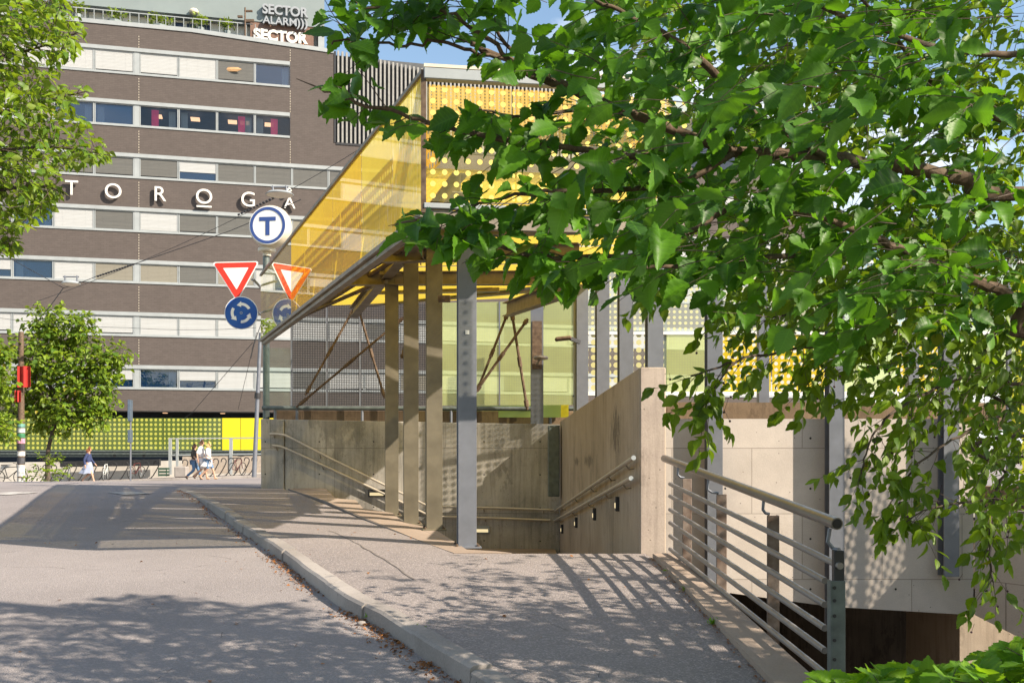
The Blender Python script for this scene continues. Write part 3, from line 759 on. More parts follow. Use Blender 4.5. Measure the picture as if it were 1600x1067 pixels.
handrail('pair of worn steel handrails running down the stained back wall and along the landing',[a,b],br,'steel_h',.09)
def onside(px,py,out=.10):
    k=(px-CX)/F; m=(SW1.x-SW0.x)/(SW1.y-SW0.y); x0=SW0.x-out
    Y=(x0-10.5*m)/(k-m); return W(px,py,Y)
u0,u1=onside(990,715),onside(866,799); l0,l1=onside(986,747),onside(862,816)
br=[]
for f in (.06,.2,.38,.6,.85):
    for s,e in ((u0,u1),(l0,l1)):
        p=s+(e-s)*f; br.append((p,p+Vector((.10,0,-.05))))
hs=handrail('pair of round-ended steel handrails sloping down the brown side wall',[[u0+(u1-u0)*k/4 for k in range(5)],[l0+(l1-l0)*k/4 for k in range(5)]],br,'steel_h',.1)
for s,e in ((u0,u1),(l0,l1)):
    d=(s-e).normalized(); mb=MB(); mb.tube([s,s+d*.004],.0245,14); mb.build('end_cap',M['alu'],hs)
# ================================================================== the yellow glass canopy
C0=Vector((-.82,9.5,0)); F0=Vector((-5.08,20.7,0)); ZB,ZT=2.20,3.47
cd=(F0-C0); cl=cd.length; cdn=cd.normalized(); cn=Vector((-cdn.y,cdn.x,0))
if cn.x>0: cn=-cn          # outward, towards the road
E0=Vector((1.75,9.92,0)); fd=(E0-C0); fl=fd.length; fdn=fd.normalized(); fn=Vector((fdn.y,-fdn.x,0))
K1=Vector((1.35,19.0,0))
can=thing('station_canopy',(-.5,13,1.4),'large angular canopy of yellow printed glass over the stairs, with a dotted front','canopy')
def vpane(name,a,b,z0,z1,mat,parent,u0=0,th=0,sub=1):
    a=Vector(a);b=Vector(b);L=(b-a).length
    mb=MB(); mb.quad((a.x,a.y,z0),(b.x,b.y,z0),(b.x,b.y,z1),(a.x,a.y,z1),[(u0,0),(u0+L,0),(u0+L,z1-z0),(u0,z1-z0)])
    return mb.build(name,mat,parent,fix=False)
def frac(px):      # where the pixel column meets the side glass plane
    k=(px-CX)/F; m=cd.x/cd.y; Y=(C0.x-C0.y*m)/(k-m); return (Y-C0.y)/cd.y
fs=[0,frac(565),frac(520),frac(455),1]
mats=['side_y2','side_y','side_y','side_c']
for i in range(4):
    a=C0+cd*(fs[i]+.0004); b=C0+cd*(fs[i+1]-.0004)
    vpane('glass_pane',a,b,ZB,ZT,M[mats[i]],can,u0=i*.31)
mb=MB(); u=Vector((0,0,1))
mb.beam(C0+u*(ZT+.02),F0+u*(ZT+.02),.05,.04); mb.build('top_edge',M['steelb'],can)
mb=MB(); mb.beam(C0+u*(ZB-.03),F0+u*(ZB-.03),.06,.05); mb.beam(C0+u*(ZB-.09)-cn*.06,F0+u*(ZB-.09)-cn*.06,.09,.05); mb.build('bottom_edge',M['steelb'],can)
mb=MB(); mb.beam(C0+u*(ZB-.02),C0+u*(ZT+.03),.045,.045,up=(0,1,0)); mb.build('corner_post',M['rust'],can)
# dotted front
for i in range(3):
    a=C0+fd*(i/3+.012*(i==0)); b=C0+fd*((i+1)/3-.004); vpane('front_pane',a,b,ZB+.09,ZT-.12,M['front_y'],can,u0=i*.9)
mb=MB(); mb.beam(C0+u*(ZT-.005),E0+u*(ZT-.005),.10,.10); mb.build('top_beam',M['alu'],can,bevel=.006)
mb=MB(); mb.beam(C0+u*(ZT+.065)-fn*.03,E0+u*(ZT+.065)-fn*.03,.16,.03); mb.build('roof_edge',M['cream'],can)
mb=MB(); mb.beam(C0+u*(ZB+.045),E0+u*(ZB+.045),.07,.05); mb.build('sill_beam',M['alu'],can,bevel=.006)
mb=MB(); mb.beam(C0+u*(ZB-.07)+Vector((.05,.05,0)),E0+u*(ZB-.07)+Vector((0,.05,0)),.09,.16); mb.build('lower_beam',M['steelb'],can)
# the orange perforated sheets behind the front glass
a=C0+fd*.03-fn*.42; b=E0-fd*.02-fn*.42
for i in range(3):
    p=a+(b-a)*(i/3+.003); q=a+(b-a)*((i+1)/3-.003)
    mb=MB(); mb.quad((p.x,p.y,3.0),(q.x,q.y,3.0),(q.x-fn.x*.02,q.y-fn.y*.02,3.53),(p.x-fn.x*.02,p.y-fn.y*.02,3.53),[(0,0),(.85,0),(.85,.5),(0,.5)])
    mb.build('orange_sheet',M['orange'],can,fix=False)
for i in range(4):
    p=C0+cd*(.06+i*.23)-cn*.38; q=C0+cd*(.06+i*.23+.225)-cn*.38
    mb=MB(); mb.quad((p.x,p.y,2.86),(q.x,q.y,2.86),(q.x,q.y,3.42),(p.x,p.y,3.42),[(0,0),(2.7,0),(2.7,.56),(0,.56)]); mb.build('orange_sheet',M['slots'],can,fix=False)
# roof deck
Z=2.78
dk=[C0+fd*.02-fn*.62+u*Z,E0-fn*.62+u*Z,K1+u*(Z+.05),F0-cn*.12+u*(Z+.05)]
mb=MB(); n=7
for i in range(n):
    l0=dk[0]+(dk[3]-dk[0])*(i/n+.004); l1=dk[0]+(dk[3]-dk[0])*((i+1)/n-.004); r0_=dk[1]+(dk[2]-dk[1])*(i/n+.004); r1=dk[1]+(dk[2]-dk[1])*((i+1)/n-.004)
    mb.quad(l0,r0_,r1,l1,[(0,0),((r0_-l0).length,0),((r1-l1).length,1.5),(0,1.5)])
mb.build('roof_deck',M['deck'],can,fix=False)
# beams under the deck
def ib(name,a,b,w,h,mat='steelb'):
    mb=MB(); mb.ibeam(a,b,w,h); return mb.build(name,M[mat],can)
pts=[p.location for p in posts]
ib('main_beam',Vector((pts[0].x-.02,10.2,2.64)),Vector((-3.1,20.0,2.64)),.16,.20)
for px0,py0,Y0,px1,py1,Y1,h in ((520,436,15.6,890,434,14.9,.20),(600,400,13.5,905,392,12.6,.18),(555,471,20.6,887,441,17.6,.24),(792,484,16.6,890,449,13.2,.22),(565,452,18.5,780,448,18.0,.18),(640,360,11.8,900,352,10.9,.18)):
    ib('cross_beam',W(px0,py0,Y0),W(px1,py1,Y1),.15,h)
for px,py,Y in ((612,430,15.5),(642,398,14.0),(678,388,12.85)):
    p=W(px,py,Y); mb=MB(); mb.box(p,(.34,.30,.035)); mb.box(p+Vector((.13,0,-.07)),(.012,.2,.12)); mb.box(p+Vector((-.13,0,-.07)),(.012,.2,.12)); mb.build('cap_plate',M['steelb'],can)
# long raking tubes from the post heads to the edge of the glass
for (a,ya),(b,yb),r in (((632,396),13.9),((470,497),20.0),.035),(((604,436),15.4),((452,503),20.3),.032),(((655,372),12.5),((560,430),15.2),.04):
    mb=MB(); mb.tube([W(a[0],a[1],ya),W(b[0],b[1],yb)],r,10); mb.build('raking_tube',M['rust'],can,smooth=True)
for (a,ya),(b,yb) in (((629,396),13.8),((585,410),14.6)),(((655,408),13.4),((690,372),12.8)),(((604,440),15.3),((570,452),16.4)):
    mb=MB(); mb.beam(W(a[0],a[1],ya),W(b[0],b[1],yb),.05,.05); mb.build('gusset',M['steelb'],can)
# tie rods in V shape under the beams
for (a,ya),(b,yb) in (((553,482),20.5),((477,617),20.5)),(((560,482),20.5),((601,622),20.5)),(((632,495),20.2),((463,636),20.6)),(((793,490),17.4),((745,612),17.6)),(((825,498),17.3),((742,614),17.5)),(((800,490),17.4),((824,640),17.6)),(((640,500),19.6),((628,560),19.6)):
    a=W(*a,ya);b=W(*b,yb); mb=MB(); mb.tube([a,b],.024,8); d=(b-a); 
    mb.tube([a+d*.45,a+d*.55],.036,8); mb.tube([b-d*.10,b-d*.03],.04,8); mb.tube([a+d*.02,a+d*.07],.04,8); mb.build('tie_rod',M['rust'],can,smooth=True)
p=W(694,467,12.0); mb=MB(); mb.box(p,(.14,.1,.07)); mb.tube([p+Vector((0,-.05,0)),p+Vector((0,-.09,0))],.02,8); mb.build('floodlight',M['rust'],can)
# lone post on the back wall under the second beam
lp=thing('perforated_post',W(839,662,20.3),'grey post standing on the stair wall with a small round lamp on its side','post')
a=W(839,662,20.33); b=W(839,478,20.33)
mb=MB(); mb.ibeam(a,b,.25,.2,.014,.01,up=(0,1,0)); mb.build('shaft',M['steel'],lp)
mb=MB(); mb.box((a.x,a.y-.11,a.z+1.55),(.19,.014,.95)); mb.build('perforated_plate',M['rust'],lp)
for px,py,Y,l in ((845,559,20.0,'small round lamp on a short arm on the grey wall post'),):
    p=W(px,py,Y); mb=MB(); mb.lathe([(.02,.05),(.13,.03),(.15,0),(.13,-.035),(.03,-.04)],p,16); mb.tube([p,p+Vector((-.08,.1,-.12))],.02,8); mb.build('lamp',M['steelb'],lp,smooth=True)
p=W(880,529,16.8)
t=thing('bulkhead_lamp',p,'flat brown bulkhead lamp reaching out beside the downpipe','lamp')
mb=MB(); mb.box(p,(.27,.2,.06),Matrix.Rotation(R(-6),3,'Y')); mb.build('shade',M['rust'],t,bevel=.02)
mb=MB(); mb.beam(p+Vector((.12,0,0)),p+Vector((.28,.1,-.05)),.04,.06); mb.build('arm',M['dark'],t)

# ================================================================== glass screens behind the stairs
scr=thing('glass_screen',W(660,636,20),'tall glazed screen above the stained stair wall, dark mesh left and lime right','glass screen')
def sp(px,off=.55):
    q0_=P0-nw*off; k=(px-CX)/F; Y=(q0_.y-q0_.x*dw.y/dw.x)/(1-k*dw.y/dw.x); return Vector((k*Y,Y,0))
zb,zt=.88,3.0
cols=[(412,455,'clear'),(456,510,'mesh'),(511,562,'mesh'),(563,615,'mesh'),(616,667,'mesh'),(668,735,'gglass'),(736,780,'gglass'),(781,835,'gglass'),(836,896,'gglass')]
for x0,x1,m in cols:
    vpane('pane',sp(x0),sp(x1),zb,zt if m!='clear' else 2.1,M[m],scr,u0=x0*.013)
for x in (455.5,510.5,562.5,615.5,667.5,735.5,780.5,835.5,897):
    mb=MB(); p=sp(x,.56); mb.beam((p.x,p.y,zb),(p.x,p.y,zt),.03,.05,up=(0,1,0)); mb.build('mullion',M['steel'],scr)
mb=MB(); a=sp(410,.50);b=sp(898,.50); mb.tube([a+u*.84,b+u*.80],.045,12); mb.build('bottom_rail',M['steelg'],scr,smooth=True)
for x in (430,464,566,705,860):
    mb=MB(); p=sp(x,.5); mb.tube([(p.x,p.y,.5),(p.x,p.y,.82)],.028,8); mb.build('foot',M['steel'],scr,smooth=True)
t=thing('lime_board',W(790,640,22.5),'long lime green board low behind the glass screen, with a small yellow dotted end','board')
a=W(680,642,21.9); b=W(876,641,20.6)
mb=MB(); mb.prism([a-u*.14,b-u*.14,b+u*.11,a+u*.10],(0,.06,0)); bd=mb.build('board',M['green_strip'],t)
mb=MB(); mb.prism([b-u*.14+Vector((.005,0,0)),b-u*.14+Vector((.16,-.02,0)),b+u*.11+Vector((.16,-.02,0)),b+u*.11+Vector((.005,0,0))],(0,.06,0)); mb.build('end_panel',M['yel'],t)
# right screen
YS=19.0
scr2=thing('glass_screen',(5,YS,.9),'pale glazed screen behind the pale wall with grey dotted, lime and yellow panes','glass screen')
def rp_(px): return ((px-CX)/F*YS,YS,0)
for x0,x1,m in ((905,1040,'shadow_dots'),(1041,1108,'gglass'),(1109,1205,'ydots'),(1206,1305,'ydots'),(1306,1400,'gglass'),(1401,1500,'ydots'),(1501,1640,'gglass')):
    vpane('lower_pane',rp_(x0+.5),rp_(x1-.5),1.05,2.10,M[m],scr2,u0=x0*.01)
for x0,x1,m in ((905,985,'wdots'),(986,1108,'wdots'),(1109,1230,'wdots'),(1231,1340,'pglass'),(1341,1500,'wdots'),(1501,1640,'pglass')):  # third pane given dots to shape the light on the stair wall
    vpane('upper_pane',rp_(x0+.5),rp_(x1-.5),2.16,3.42,M[m],scr2,u0=x0*.01)
for z,h in ((1.01,.07),(2.13,.05),(3.45,.06)):
    mb=MB(); mb.box(((905+1640)/2/F*YS-CX/F*YS,YS,z),((1640-905)/F*YS,.06,h)); mb.build('transom',M['white'],scr2)
for x in (905,1040,1108,1340,1500,1640):
    mb=MB(); mb.box((rp_(x)[0],YS+.07,2.2),(.05,.06,2.5)); mb.build('mullion',M['alu'],scr2)
for i,(px,Y) in enumerate(((1192,15.9),(1425,15.7))):
    t=thing('screen_post',W(px,650,Y),['pale slim post on the brown beam between two wall posts','slim pale post half hidden by leaves on the brown beam'][i],'post','posts of the right-hand screen')
    mb=MB(); p=W(px,0,Y); mb.box((p.x,Y,1.6),(.16,.16,2.6)); mb.build('shaft',M['steel'],t,bevel=.004)
    mb=MB(); mb.box((p.x,Y,.31),(.26,.24,.02)); mb.build('base_plate',M['steel'],t)
# perforated lime sheets at the right edge
t=thing('perforated_screen',(7.5,12.1,-.5),'lime yellow sheet with round holes at the right edge, behind the small-leaved branches','screen')
for i in range(3):
    a=Vector((6.02+i*1.25,12.35-i*.32,0)); b=Vector((6.02+i*1.25+1.22,12.35-i*.32-.31,0)); vpane('sheet',a,b,-.3,2.15,M['yholes'],t,u0=i*1.24)
for i in range(4):
    mb=MB(); p=Vector((6.0+i*1.25,12.37-i*.32,0)); mb.box((p.x,p.y,.9),(.05,.05,2.7)); mb.build('frame',M['steel'],t)

# ================================================================== T sign and road signs on one pole
pp=W(416,655,21.9)
t=thing('metro_sign',(pp.x,pp.y,-.8),'round white lightbox with a blue letter T on a tall pole above the canopy edge','sign')
mb=MB(); mb.tube([(pp.x,pp.y,-.85),(pp.x,pp.y,4.33)],.07,14); pole=mb.build('pole',M['steelg'],t,smooth=True)
sc_=W(423,355,21.8); Ry=Matrix.Rotation(R(90),3,'X')
mb=MB(); mb.lathe([(.30,-.17),(.40,-.15),(.445,-.08),(.455,0),(.445,.08),(.40,.15),(.30,.17)],sc_,40,Matrix.Rotation(R(-7),3,'Z')@Ry); box=mb.build('lightbox',M['cream'],t,smooth=True)
mb=MB(); c=Vector((pp.x+.02,pp.y-.02,4.22)); mb.lathe([(.17,-.02),(.19,0),(.19,.05),(.15,.09),(.08,.1)],c-Vector((0,0,.02)),18); mb.lathe([(.09,-.12),(.09,0)],c,14); mb.build('collar',M['cream'],t,smooth=True)
Mr=Matrix.Rotation(R(-7),3,'Z')
fo=sc_+Mr@Vector((0,-.172,0))
mb=MB(); mb.lathe([(.405,0),(.405,.012)],fo,48,Mr@Ry); fa=mb.build('face',M['white'],box)
def ring(mb,c,r0,r1,th,Mx,a0=0,a1=360,n=64):
    k=int(n*(a1-a0)/360); vs=[]
    for i in range(k+1):
        a=R(a0+(a1-a0)*i/k)
        for r,y in((r0,0),(r1,0),(r1,-th),(r0,-th)): vs.append(Vector(c)+Mx@Vector((r*math.cos(a),y,r*math.sin(a))))
    fs=[]
    for i in range(k):
        for q in range(4): fs.append((i*4+q,i*4+(q+1)%4,i*4+4+(q+1)%4,i*4+4+q))
    fs+= [(0,1,2,3),tuple(k*4+q for q in (3,2,1,0))]
    mb.add(vs,fs)
f2=fo+Mr@Vector((0,-.013,0))
mb=MB(); ring(mb,f2,.325,.385,.006,Mr)
mb.box(f2+Mr@Vector((0,-.003,.135)),(.36,.006,.085),Mr); mb.box(f2+Mr@Vector((0,-.003,-.06)),(.088,.006,.30),Mr)
mb.build('emblem',M['navy'],fa)
# give way
YG=20.0
Ms=Matrix.Rotation(R(4),3,'Z'); Mt=Ms@Matrix.Rotation(R(-2.0),3,'Y')
def plate(poly,c,th,y,Mx): 
    mb=MB(); mb.prism([Vector(c)+Mx@Vector((x,y,z)) for x,z in poly],Mx@Vector((0,th,0))); return mb
def tri(s,rr,cz=0):
    # downward triangle with rounded corners, s = half side
    h=s*math.sqrt(3); P=[(-s,h/3),(s,h/3),(0,-2*h/3)]; out=[]
    for i,(x,z) in enumerate(P):
        for j in range(7):
            a={0:[90,210],1:[-30,90],2:[210,330]}[i]; ang=R(a[1]-(a[1]-a[0])*j/6) if i!=9 else 0
            ci=math.hypot(x,z); k=(ci-2*rr)/ci
            out.append((x*k+rr*math.cos(ang),z*k+rr*math.sin(ang)))
    return out
c=W(368,429,YG)
c=W(369,430,YG)
t=thing('give_way_sign',c,'red and white give way triangle sign beside the T pole, above the blue round sign','sign')
pl=plate(tri(.455,.035),c,.012,0,Mt).build('plate',M['white'],t)
plate(tri(.425,.03),c,.004,-.0065,Mt).build('red_border',M['red'],pl)
plate(tri(.245,.006),c,.004,-.011,Mt).build('white_centre',M['white'],pl)
mb=MB(); a=c+Vector((.30,.05,-.08)); mb.tube([a,a+Vector((.02,.05,0)),Vector((pp.x,pp.y,a.z+.02))],.025,8); mb.build('bracket',M['steel'],t,smooth=True)
c=W(377,489,YG-.02)
t=thing('roundabout_sign',c,'blue round sign with three white circling arrows, under the give way triangle','sign')
mb=MB(); mb.lathe([(.322,-.006),(.322,.006)],c,40,Ms@Ry); pl=mb.build('plate',M['white'],t)
mb=MB(); mb.lathe([(.308,-.002),(.308,.002)],c+Ms@Vector((0,-.0085,0)),40,Ms@Ry); mb.build('blue_disc',M['blue'],pl)
mb=MB(); cc=c+Ms@Vector((0,-.011,0))
for a0 in (28,148,268):
    ring(mb,cc,.145,.20,.003,Ms,a0,a0+62,90)
    a=R(a0+62); tip=R(a0+92)
    vs=[Vector(cc)+Ms@Vector((r*math.cos(g_),y,r*math.sin(g_))) for y in (0,-.003) for r,g_ in ((.115,a),(.23,a),(.172,tip))]
    mb.add(vs,[(0,1,2),(5,4,3),(0,3,4,1),(1,4,5,2),(2,5,3,0)])
mb.build('arrow',M['white'],pl)
mb=MB(); ring(mb,cc,.016,.026,.004,Ms); mb.build('rivet',M['alu'],pl)
mb=MB(); a=c+Vector((.2,.04,.12)); mb.tube([a,Vector((pp.x,pp.y,a.z))],.022,8); mb.build('bracket',M['steel'],t,smooth=True)
# leaning thin mast
t=thing('leaning_mast',W(400,745,30),'thin grey mast leaning beside the end of the stair wall','mast')
a=W(397,738,44); b=W(407,520,44); mb=MB(); mb.tube([a-u*.2,b],[.10,.07],10); mb.build('mast',M['steel'],t,smooth=True)
mb=MB(); s=a+(b-a)*.55; mb.tube([s-(b-a)*.02,s+(b-a)*.02],.13,10); mb.build('clamp',M['dark'],t,smooth=True)
# ================================================================== the brown office building
FO=Vector((-22.7,62,0)); FD=Vector((.971,.239,0)).normalized(); FN=Vector((FD.y,-FD.x,0))
def FP(s,z,out=0): return FO+FD*s+FN*out+u*z
def fs_(px,out=0):
    k=(px-CX)/F; o=FO+FN*out; return (k*o.y-o.x)/(FD.x-k*FD.y)
def fz(px,py,out=0):
    s=fs_(px,out); return (HY-py)/F*(FP(s,0,out).y)
FM=Matrix(((FD.x,0,FN.x),(FD.y,0,FN.y),(0,1,0)))   # x along, y up, z out
def FT(s,z,out): return Matrix.Translation(FP(s,z,out))@FM.to_4x4()
bd=thing('office_building',FP(0,-1.5),'large brown brick office block with long window bands and wide spaced white letters','building')
def fbox(mb,s0,s1,z0,z1,o0,o1):
    mb.prism([FP(s0,z0,o0),FP(s1,z0,o0),FP(s1,z1,o0),FP(s0,z1,o0)],FN*(o1-o0))
SL=-20.0; SR=46.0; SE=fs_(453); SC=fs_(521)
bands=[(24.18,22.55),(20.98,19.40),(17.80,16.30),(14.55,13.05),(11.38,9.95),(8.22,6.75),(5.02,3.55)]
mod=2.262
BR=M['brick']
# brick spandrels between bands
edges_=[25.35]+[z for b in bands for z in b]+[2.25]
for i in range(8):
    z1,z0=edges_[2*i],edges_[2*i+1]
    mb=MB(); s1=SR if i>=3 else (SC if i<2 else SC)
    if i==0:
        sb=fs_(300); mb.prism([FP(SL,z0,-.3),FP(SC,z0,-.3),FP(SC,24.95,-.3),FP(sb,25.45,-.3),FP(SL,25.45,-.3)],FN*.3)
    else: fbox(mb,SL,s1,z0,z1,-.3,0)
    mb.build('spandrel',BR,bd)
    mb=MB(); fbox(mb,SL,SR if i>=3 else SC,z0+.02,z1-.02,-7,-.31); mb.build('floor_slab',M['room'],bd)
    if i==2 or i==1:      # blank brick end beside the shorter bands
        pass
for b in bands[:2]:
    mb=MB(); fbox(mb,SE+.02,SC,b[1]+.002,b[0]-.002,-.3,.0); mb.build('brick_end',BR,bd)
mb=MB(); fbox(mb,SC,SR,17.8+.0,19.3,-.3,-.002); mb.build('spandrel',BR,bd)
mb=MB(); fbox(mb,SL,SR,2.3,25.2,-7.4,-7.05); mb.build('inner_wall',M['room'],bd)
# thin lead-coloured joints and coping
mb=MB(); sb=fs_(300)
mb.prism([FP(SL,25.452,-.4),FP(sb,25.452,-.4),FP(sb,25.70,-.4),FP(SL,25.70,-.4)],FN*.46)
mb.prism([FP(sb+.002,25.452,-.4),FP(SC,24.955,-.4),FP(SC,25.20,-.4),FP(sb+.002,25.70,-.4)],FN*.46); mb.build('coping',M['alu'],bd)
for s in (fs_(217),fs_(453.5)):
    mb=MB()
    for i in range(0,7):
        z1,z0=edges_[2*i]-.3*(i==0),edges_[2*i+1]
        if s>5 and i>2: continue
        n=int((z1-z0)/.16)
        for k in range(n): mb.box(FP(s,z0+.08+k*.16,.004),(.03,.012,.07),Matrix.Rotation(math.atan2(FD.y,FD.x),3,'Z'))
    mb.build('joint',M['cream'],bd)
nb=[8,8,12,12,17,17,17]
state={0:'cc|ccgb',1:'bb|pppp',2:'gg|ghggggg',3:'cg|cggctgcg',4:'hbct|tgtccgttcgtcc',5:'cccc|ccccccgcccgc',6:'hhh|bhccgcctccgcc'}
room=M['room']
def window(i,s0,s1,st):
    zt,zb=bands[i][0]-.22,bands[i][1]+.10
    mb=MB(); f=.055
    fbox(mb,s0,s0+f,zb,zt,-.12,-.02); fbox(mb,s1-f,s1,zb,zt,-.12,-.02); fbox(mb,s0+f,s1-f,zb,zb+f,-.12,-.02); fbox(mb,s0+f,s1-f,zt-f,zt,-.12,-.02)
    w=mb.build('window',M['alu'],bd)
    a,b,z0,z1=s0+f,s1-f,zb+f,zt-f
    if st in 'bhp' or st=='d':
        mb=MB(); mb.quad(FP(a,z0,-.09),FP(b,z0,-.09),FP(b,z1,-.09),FP(a,z1,-.09),[(0,0),(1,0),(1,1),(0,1)]); mb.build('pane',M['pane_c' if st=='p' else 'pane'],w,fix=False)
    if st in 'cgt' or st=='h':
        zc=z0+(z1-z0)*(.42 if st=='h' else .0)+ (.0 if st=='h' else random.choice((0,.02,.07)))
        mb=MB(); fbox(mb,a+.01,b-.01,zc,z1,-.075,-.045)
        for q in (.2,.5,.8): fbox(mb,a+(b-a)*q-.006,a+(b-a)*q+.006,zc,z1,-.044,-.040)
        k={'c':'blind_c','g':'blind_g','t':'blind_t','h':random.choice(('blind_c','blind_g'))}[st]
        mb.build('blind',M[k],w)
        if zc>z0+.03 and st!='h':
            mb=MB(); fbox(mb,a,b,z0,zc,-.11,-.09); mb.build('gap',M['dark'],w)
    if st=='p':
        mb=MB(); q=random.uniform(.25,.75) if s0>fs_(335) or s0<fs_(270) else .0
        for j in range(6):
            x=a+(b-a)*q*.75+j*.07; fbox(mb,x,x+.065,z0,z1-.12,-.22-.03*(j%2),-.18)
        if q: mb.build('pink_curtain',M['pink'],w)
    if st in 'pb':
        mb=MB(); x=a+(b-a)*random.choice((.02,.75))
        for j in range(5): fbox(mb,x+j*.08,x+j*.08+.07,z0,z1-.05,-.55-.04*(j%2),-.5)
        mb.build('curtain',M['grey'],w)
    if st=='p':
        for q in (.25,.6)[:random.randint(1,2)]:
            mb=MB(); fbox(mb,a+(b-a)*q,a+(b-a)*q+.55,z1-.02,z1+.03,-2.2,-1.5); mb.build('ceiling_lamp',M['lampglow'],w)
for i,(zt,zb) in enumerate(bands):
    left,right=state[i].split('|')
    send=SE if i<2 else SR
    mb=MB(); fbox(mb,SL,send,zt-.22,zt,-.25,.06); mb.build('fascia',M['alu'],bd)
    mb=MB(); fbox(mb,SL,send,zb,zb+.10,-.25,.05); mb.build('sill',M['alu'],bd)
    mb=MB(); fbox(mb,-.17,.13,zb+.1,zt-.22,-.28,-.004); mb.build('pier',M['alu'],bd)
    for j in range(4):
        s1=-.17-j*mod; s0=s1-mod
        st=left[len(left)-1-j] if j<len(left) else random.choice('ccgbt'); window(i,s0+.012,s1-.012,st)
    for j in range(nb[i]-4):
        s0=.13+j*mod; 
        st=right[j] if j<len(right) else random.choice('cgct'); window(i,s0+.012,s0+mod-.012,st)
    # fill beyond the last modelled window
    send2=.13+(nb[i]-4)*mod
    if i>=2:
        mb=MB(); fbox(mb,send2+.02,SR,zb+.1,zt-.22,-.2,-.05); mb.build('blind_band',M['blind_c'],bd)
    mb=MB(); fbox(mb,SL,-.17-4*mod-.02,zb+.1,zt-.22,-.2,-.05); mb.build('blind_band',M['blind_c'],bd)
# orange ellipse lamp behind a top-floor blind
mb=MB(); mb.lathe([(.30,-.03),(.56,0),(.30,.03)],FP(fs_(364),fz(364,109),.02),24,Matrix.Diagonal((1,.08,4.2))); mb.build('oval_lamp',paint('tan_lamp',(.55,.33,.16),.6),bd)
# set-back top storey
ph0,ph1=fs_(-120),fs_(506,-2.2)
mb=MB(); fbox(mb,ph0,ph1,27.15,29.3,-9,-1.6); mb.build('roof_band',M['grey'],bd)
mb=MB(); fbox(mb,ph0,ph1+.03,29.3,29.45,-9,-1.5); mb.build('roof_trim',M['alu'],bd)
mb=MB(); fbox(mb,ph0,ph1-.4,25.0,27.14,-9,-2.6); mb.build('storey_wall',M['white'],bd)
mb=MB(); fbox(mb,ph1-.39,ph1,25.0,27.14,-8.9,-1.62); mb.build('corner_pier',M['alu'],bd)
for px in (115,137,160,216,243,270,296,322,350):
    s=fs_(px,-2.6); mb=MB(); fbox(mb,s,s+.05,25.3,27.1,-2.6,-2.55); mb.build('glazing_bar',M['grey'],bd)
for px0,px1,m in ((274,288,'pane'),(292,306,'pane'),(310,330,'pane')):
    mb=MB(); fbox(mb,fs_(px0,-2.6),fs_(px1,-2.6),25.6,27.0,-2.59,-2.57); mb.build('terrace_window',M['blue'] if 0 else paint('dusky_glass',(.05,.07,.14),.15),bd)
mb=MB(); s0,s1=fs_(391,-1.62),fs_(490,-1.62); fbox(mb,s0,s1,25.05,27.1,-1.75,-1.64); sb_=mb.build('sign_board',paint('brown_board',(.17,.095,.065),.5),bd)
def ftext(body,px,py,hpx,out,mat,parent,off=.012,dep=.08,wid=None,name='letter'):
    s=fs_(px,out); z=fz(px,py,out); d=FP(s,0,out).y; hh=hpx*d/F
    Mx=FT(s,z,out); 
    size=hh/.70
    o=text_mesh(name,body,size,dep,mat,Mx@Matrix.Identity(4),parent,off*size)
    if wid:
        want=wid*d/F; me=o.data; L=rootloc(o); Mi=(Matrix.Translation(-L)@Mx); inv=Mi.inverted()
        xs=[(inv@v.co).x for v in me.vertices]; k=want/(max(xs)-min(xs)); c0=(max(xs)+min(xs))/2
        for v in me.vertices:
            q=inv@v.co; q.x=(q.x-c0)*k; v.co=Mi@q
    return o
LW=paint('white_letter',(.66,.65,.61),.4,0,.02)
LG=paint('silver_letter',(.33,.345,.355),.35,.3,.05)
ftext('SECTOR',439,58,16,-1.58,LW,sb_,off=.05,dep=.05,wid=83,name='lettering')
mb=MB(); 
for k in range(3): mb.box(FP(fs_(470+k*4,-1.6),fz(470,70,-1.6),-1.6),(.05,.03,.16))
mb.build('orange_mark',M['lampglow'] if 0 else paint('orange_mark',(.75,.28,.08),.5),sb_)
ftext('SECTOR',446,19,14.5,-1.40,LG,bd,off=.03,dep=.24,wid=70,name='lettering')
ftext('ALARM',437,35,11.5,-1.40,LG,bd,off=.02,dep=.24,wid=52,name='lettering')
ftext(')))',472,38,12,-1.40,LG,bd,off=.02,dep=.24,wid=17,name='lettering')
for ch,px,py,h in (('T',112,295,23),('O',177,300,23),('R',249.5,304.5,23),('O',319,308.5,23),('G',388,313,23),('A',452.5,318,18.5)):
    l=ftext(ch,px,py,h,.22,LW,bd,off=0,dep=.12)
    if px==319:
        mb=MB(); fbox(mb,fs_(307.5),fs_(331),fz(319,325.5),fz(319,323),.12,.28); mb.build('underline',LW,l)
    if ch=='A':
        mb=MB(); ring(mb,FP(fs_(452.5),fz(452.5,299.5),.30),.055,.13,.14,Matrix(((FD.x,0,0),(FD.y,1,0),(0,0,1))),0,360,20); mb.build('ring_mark',LW,l)
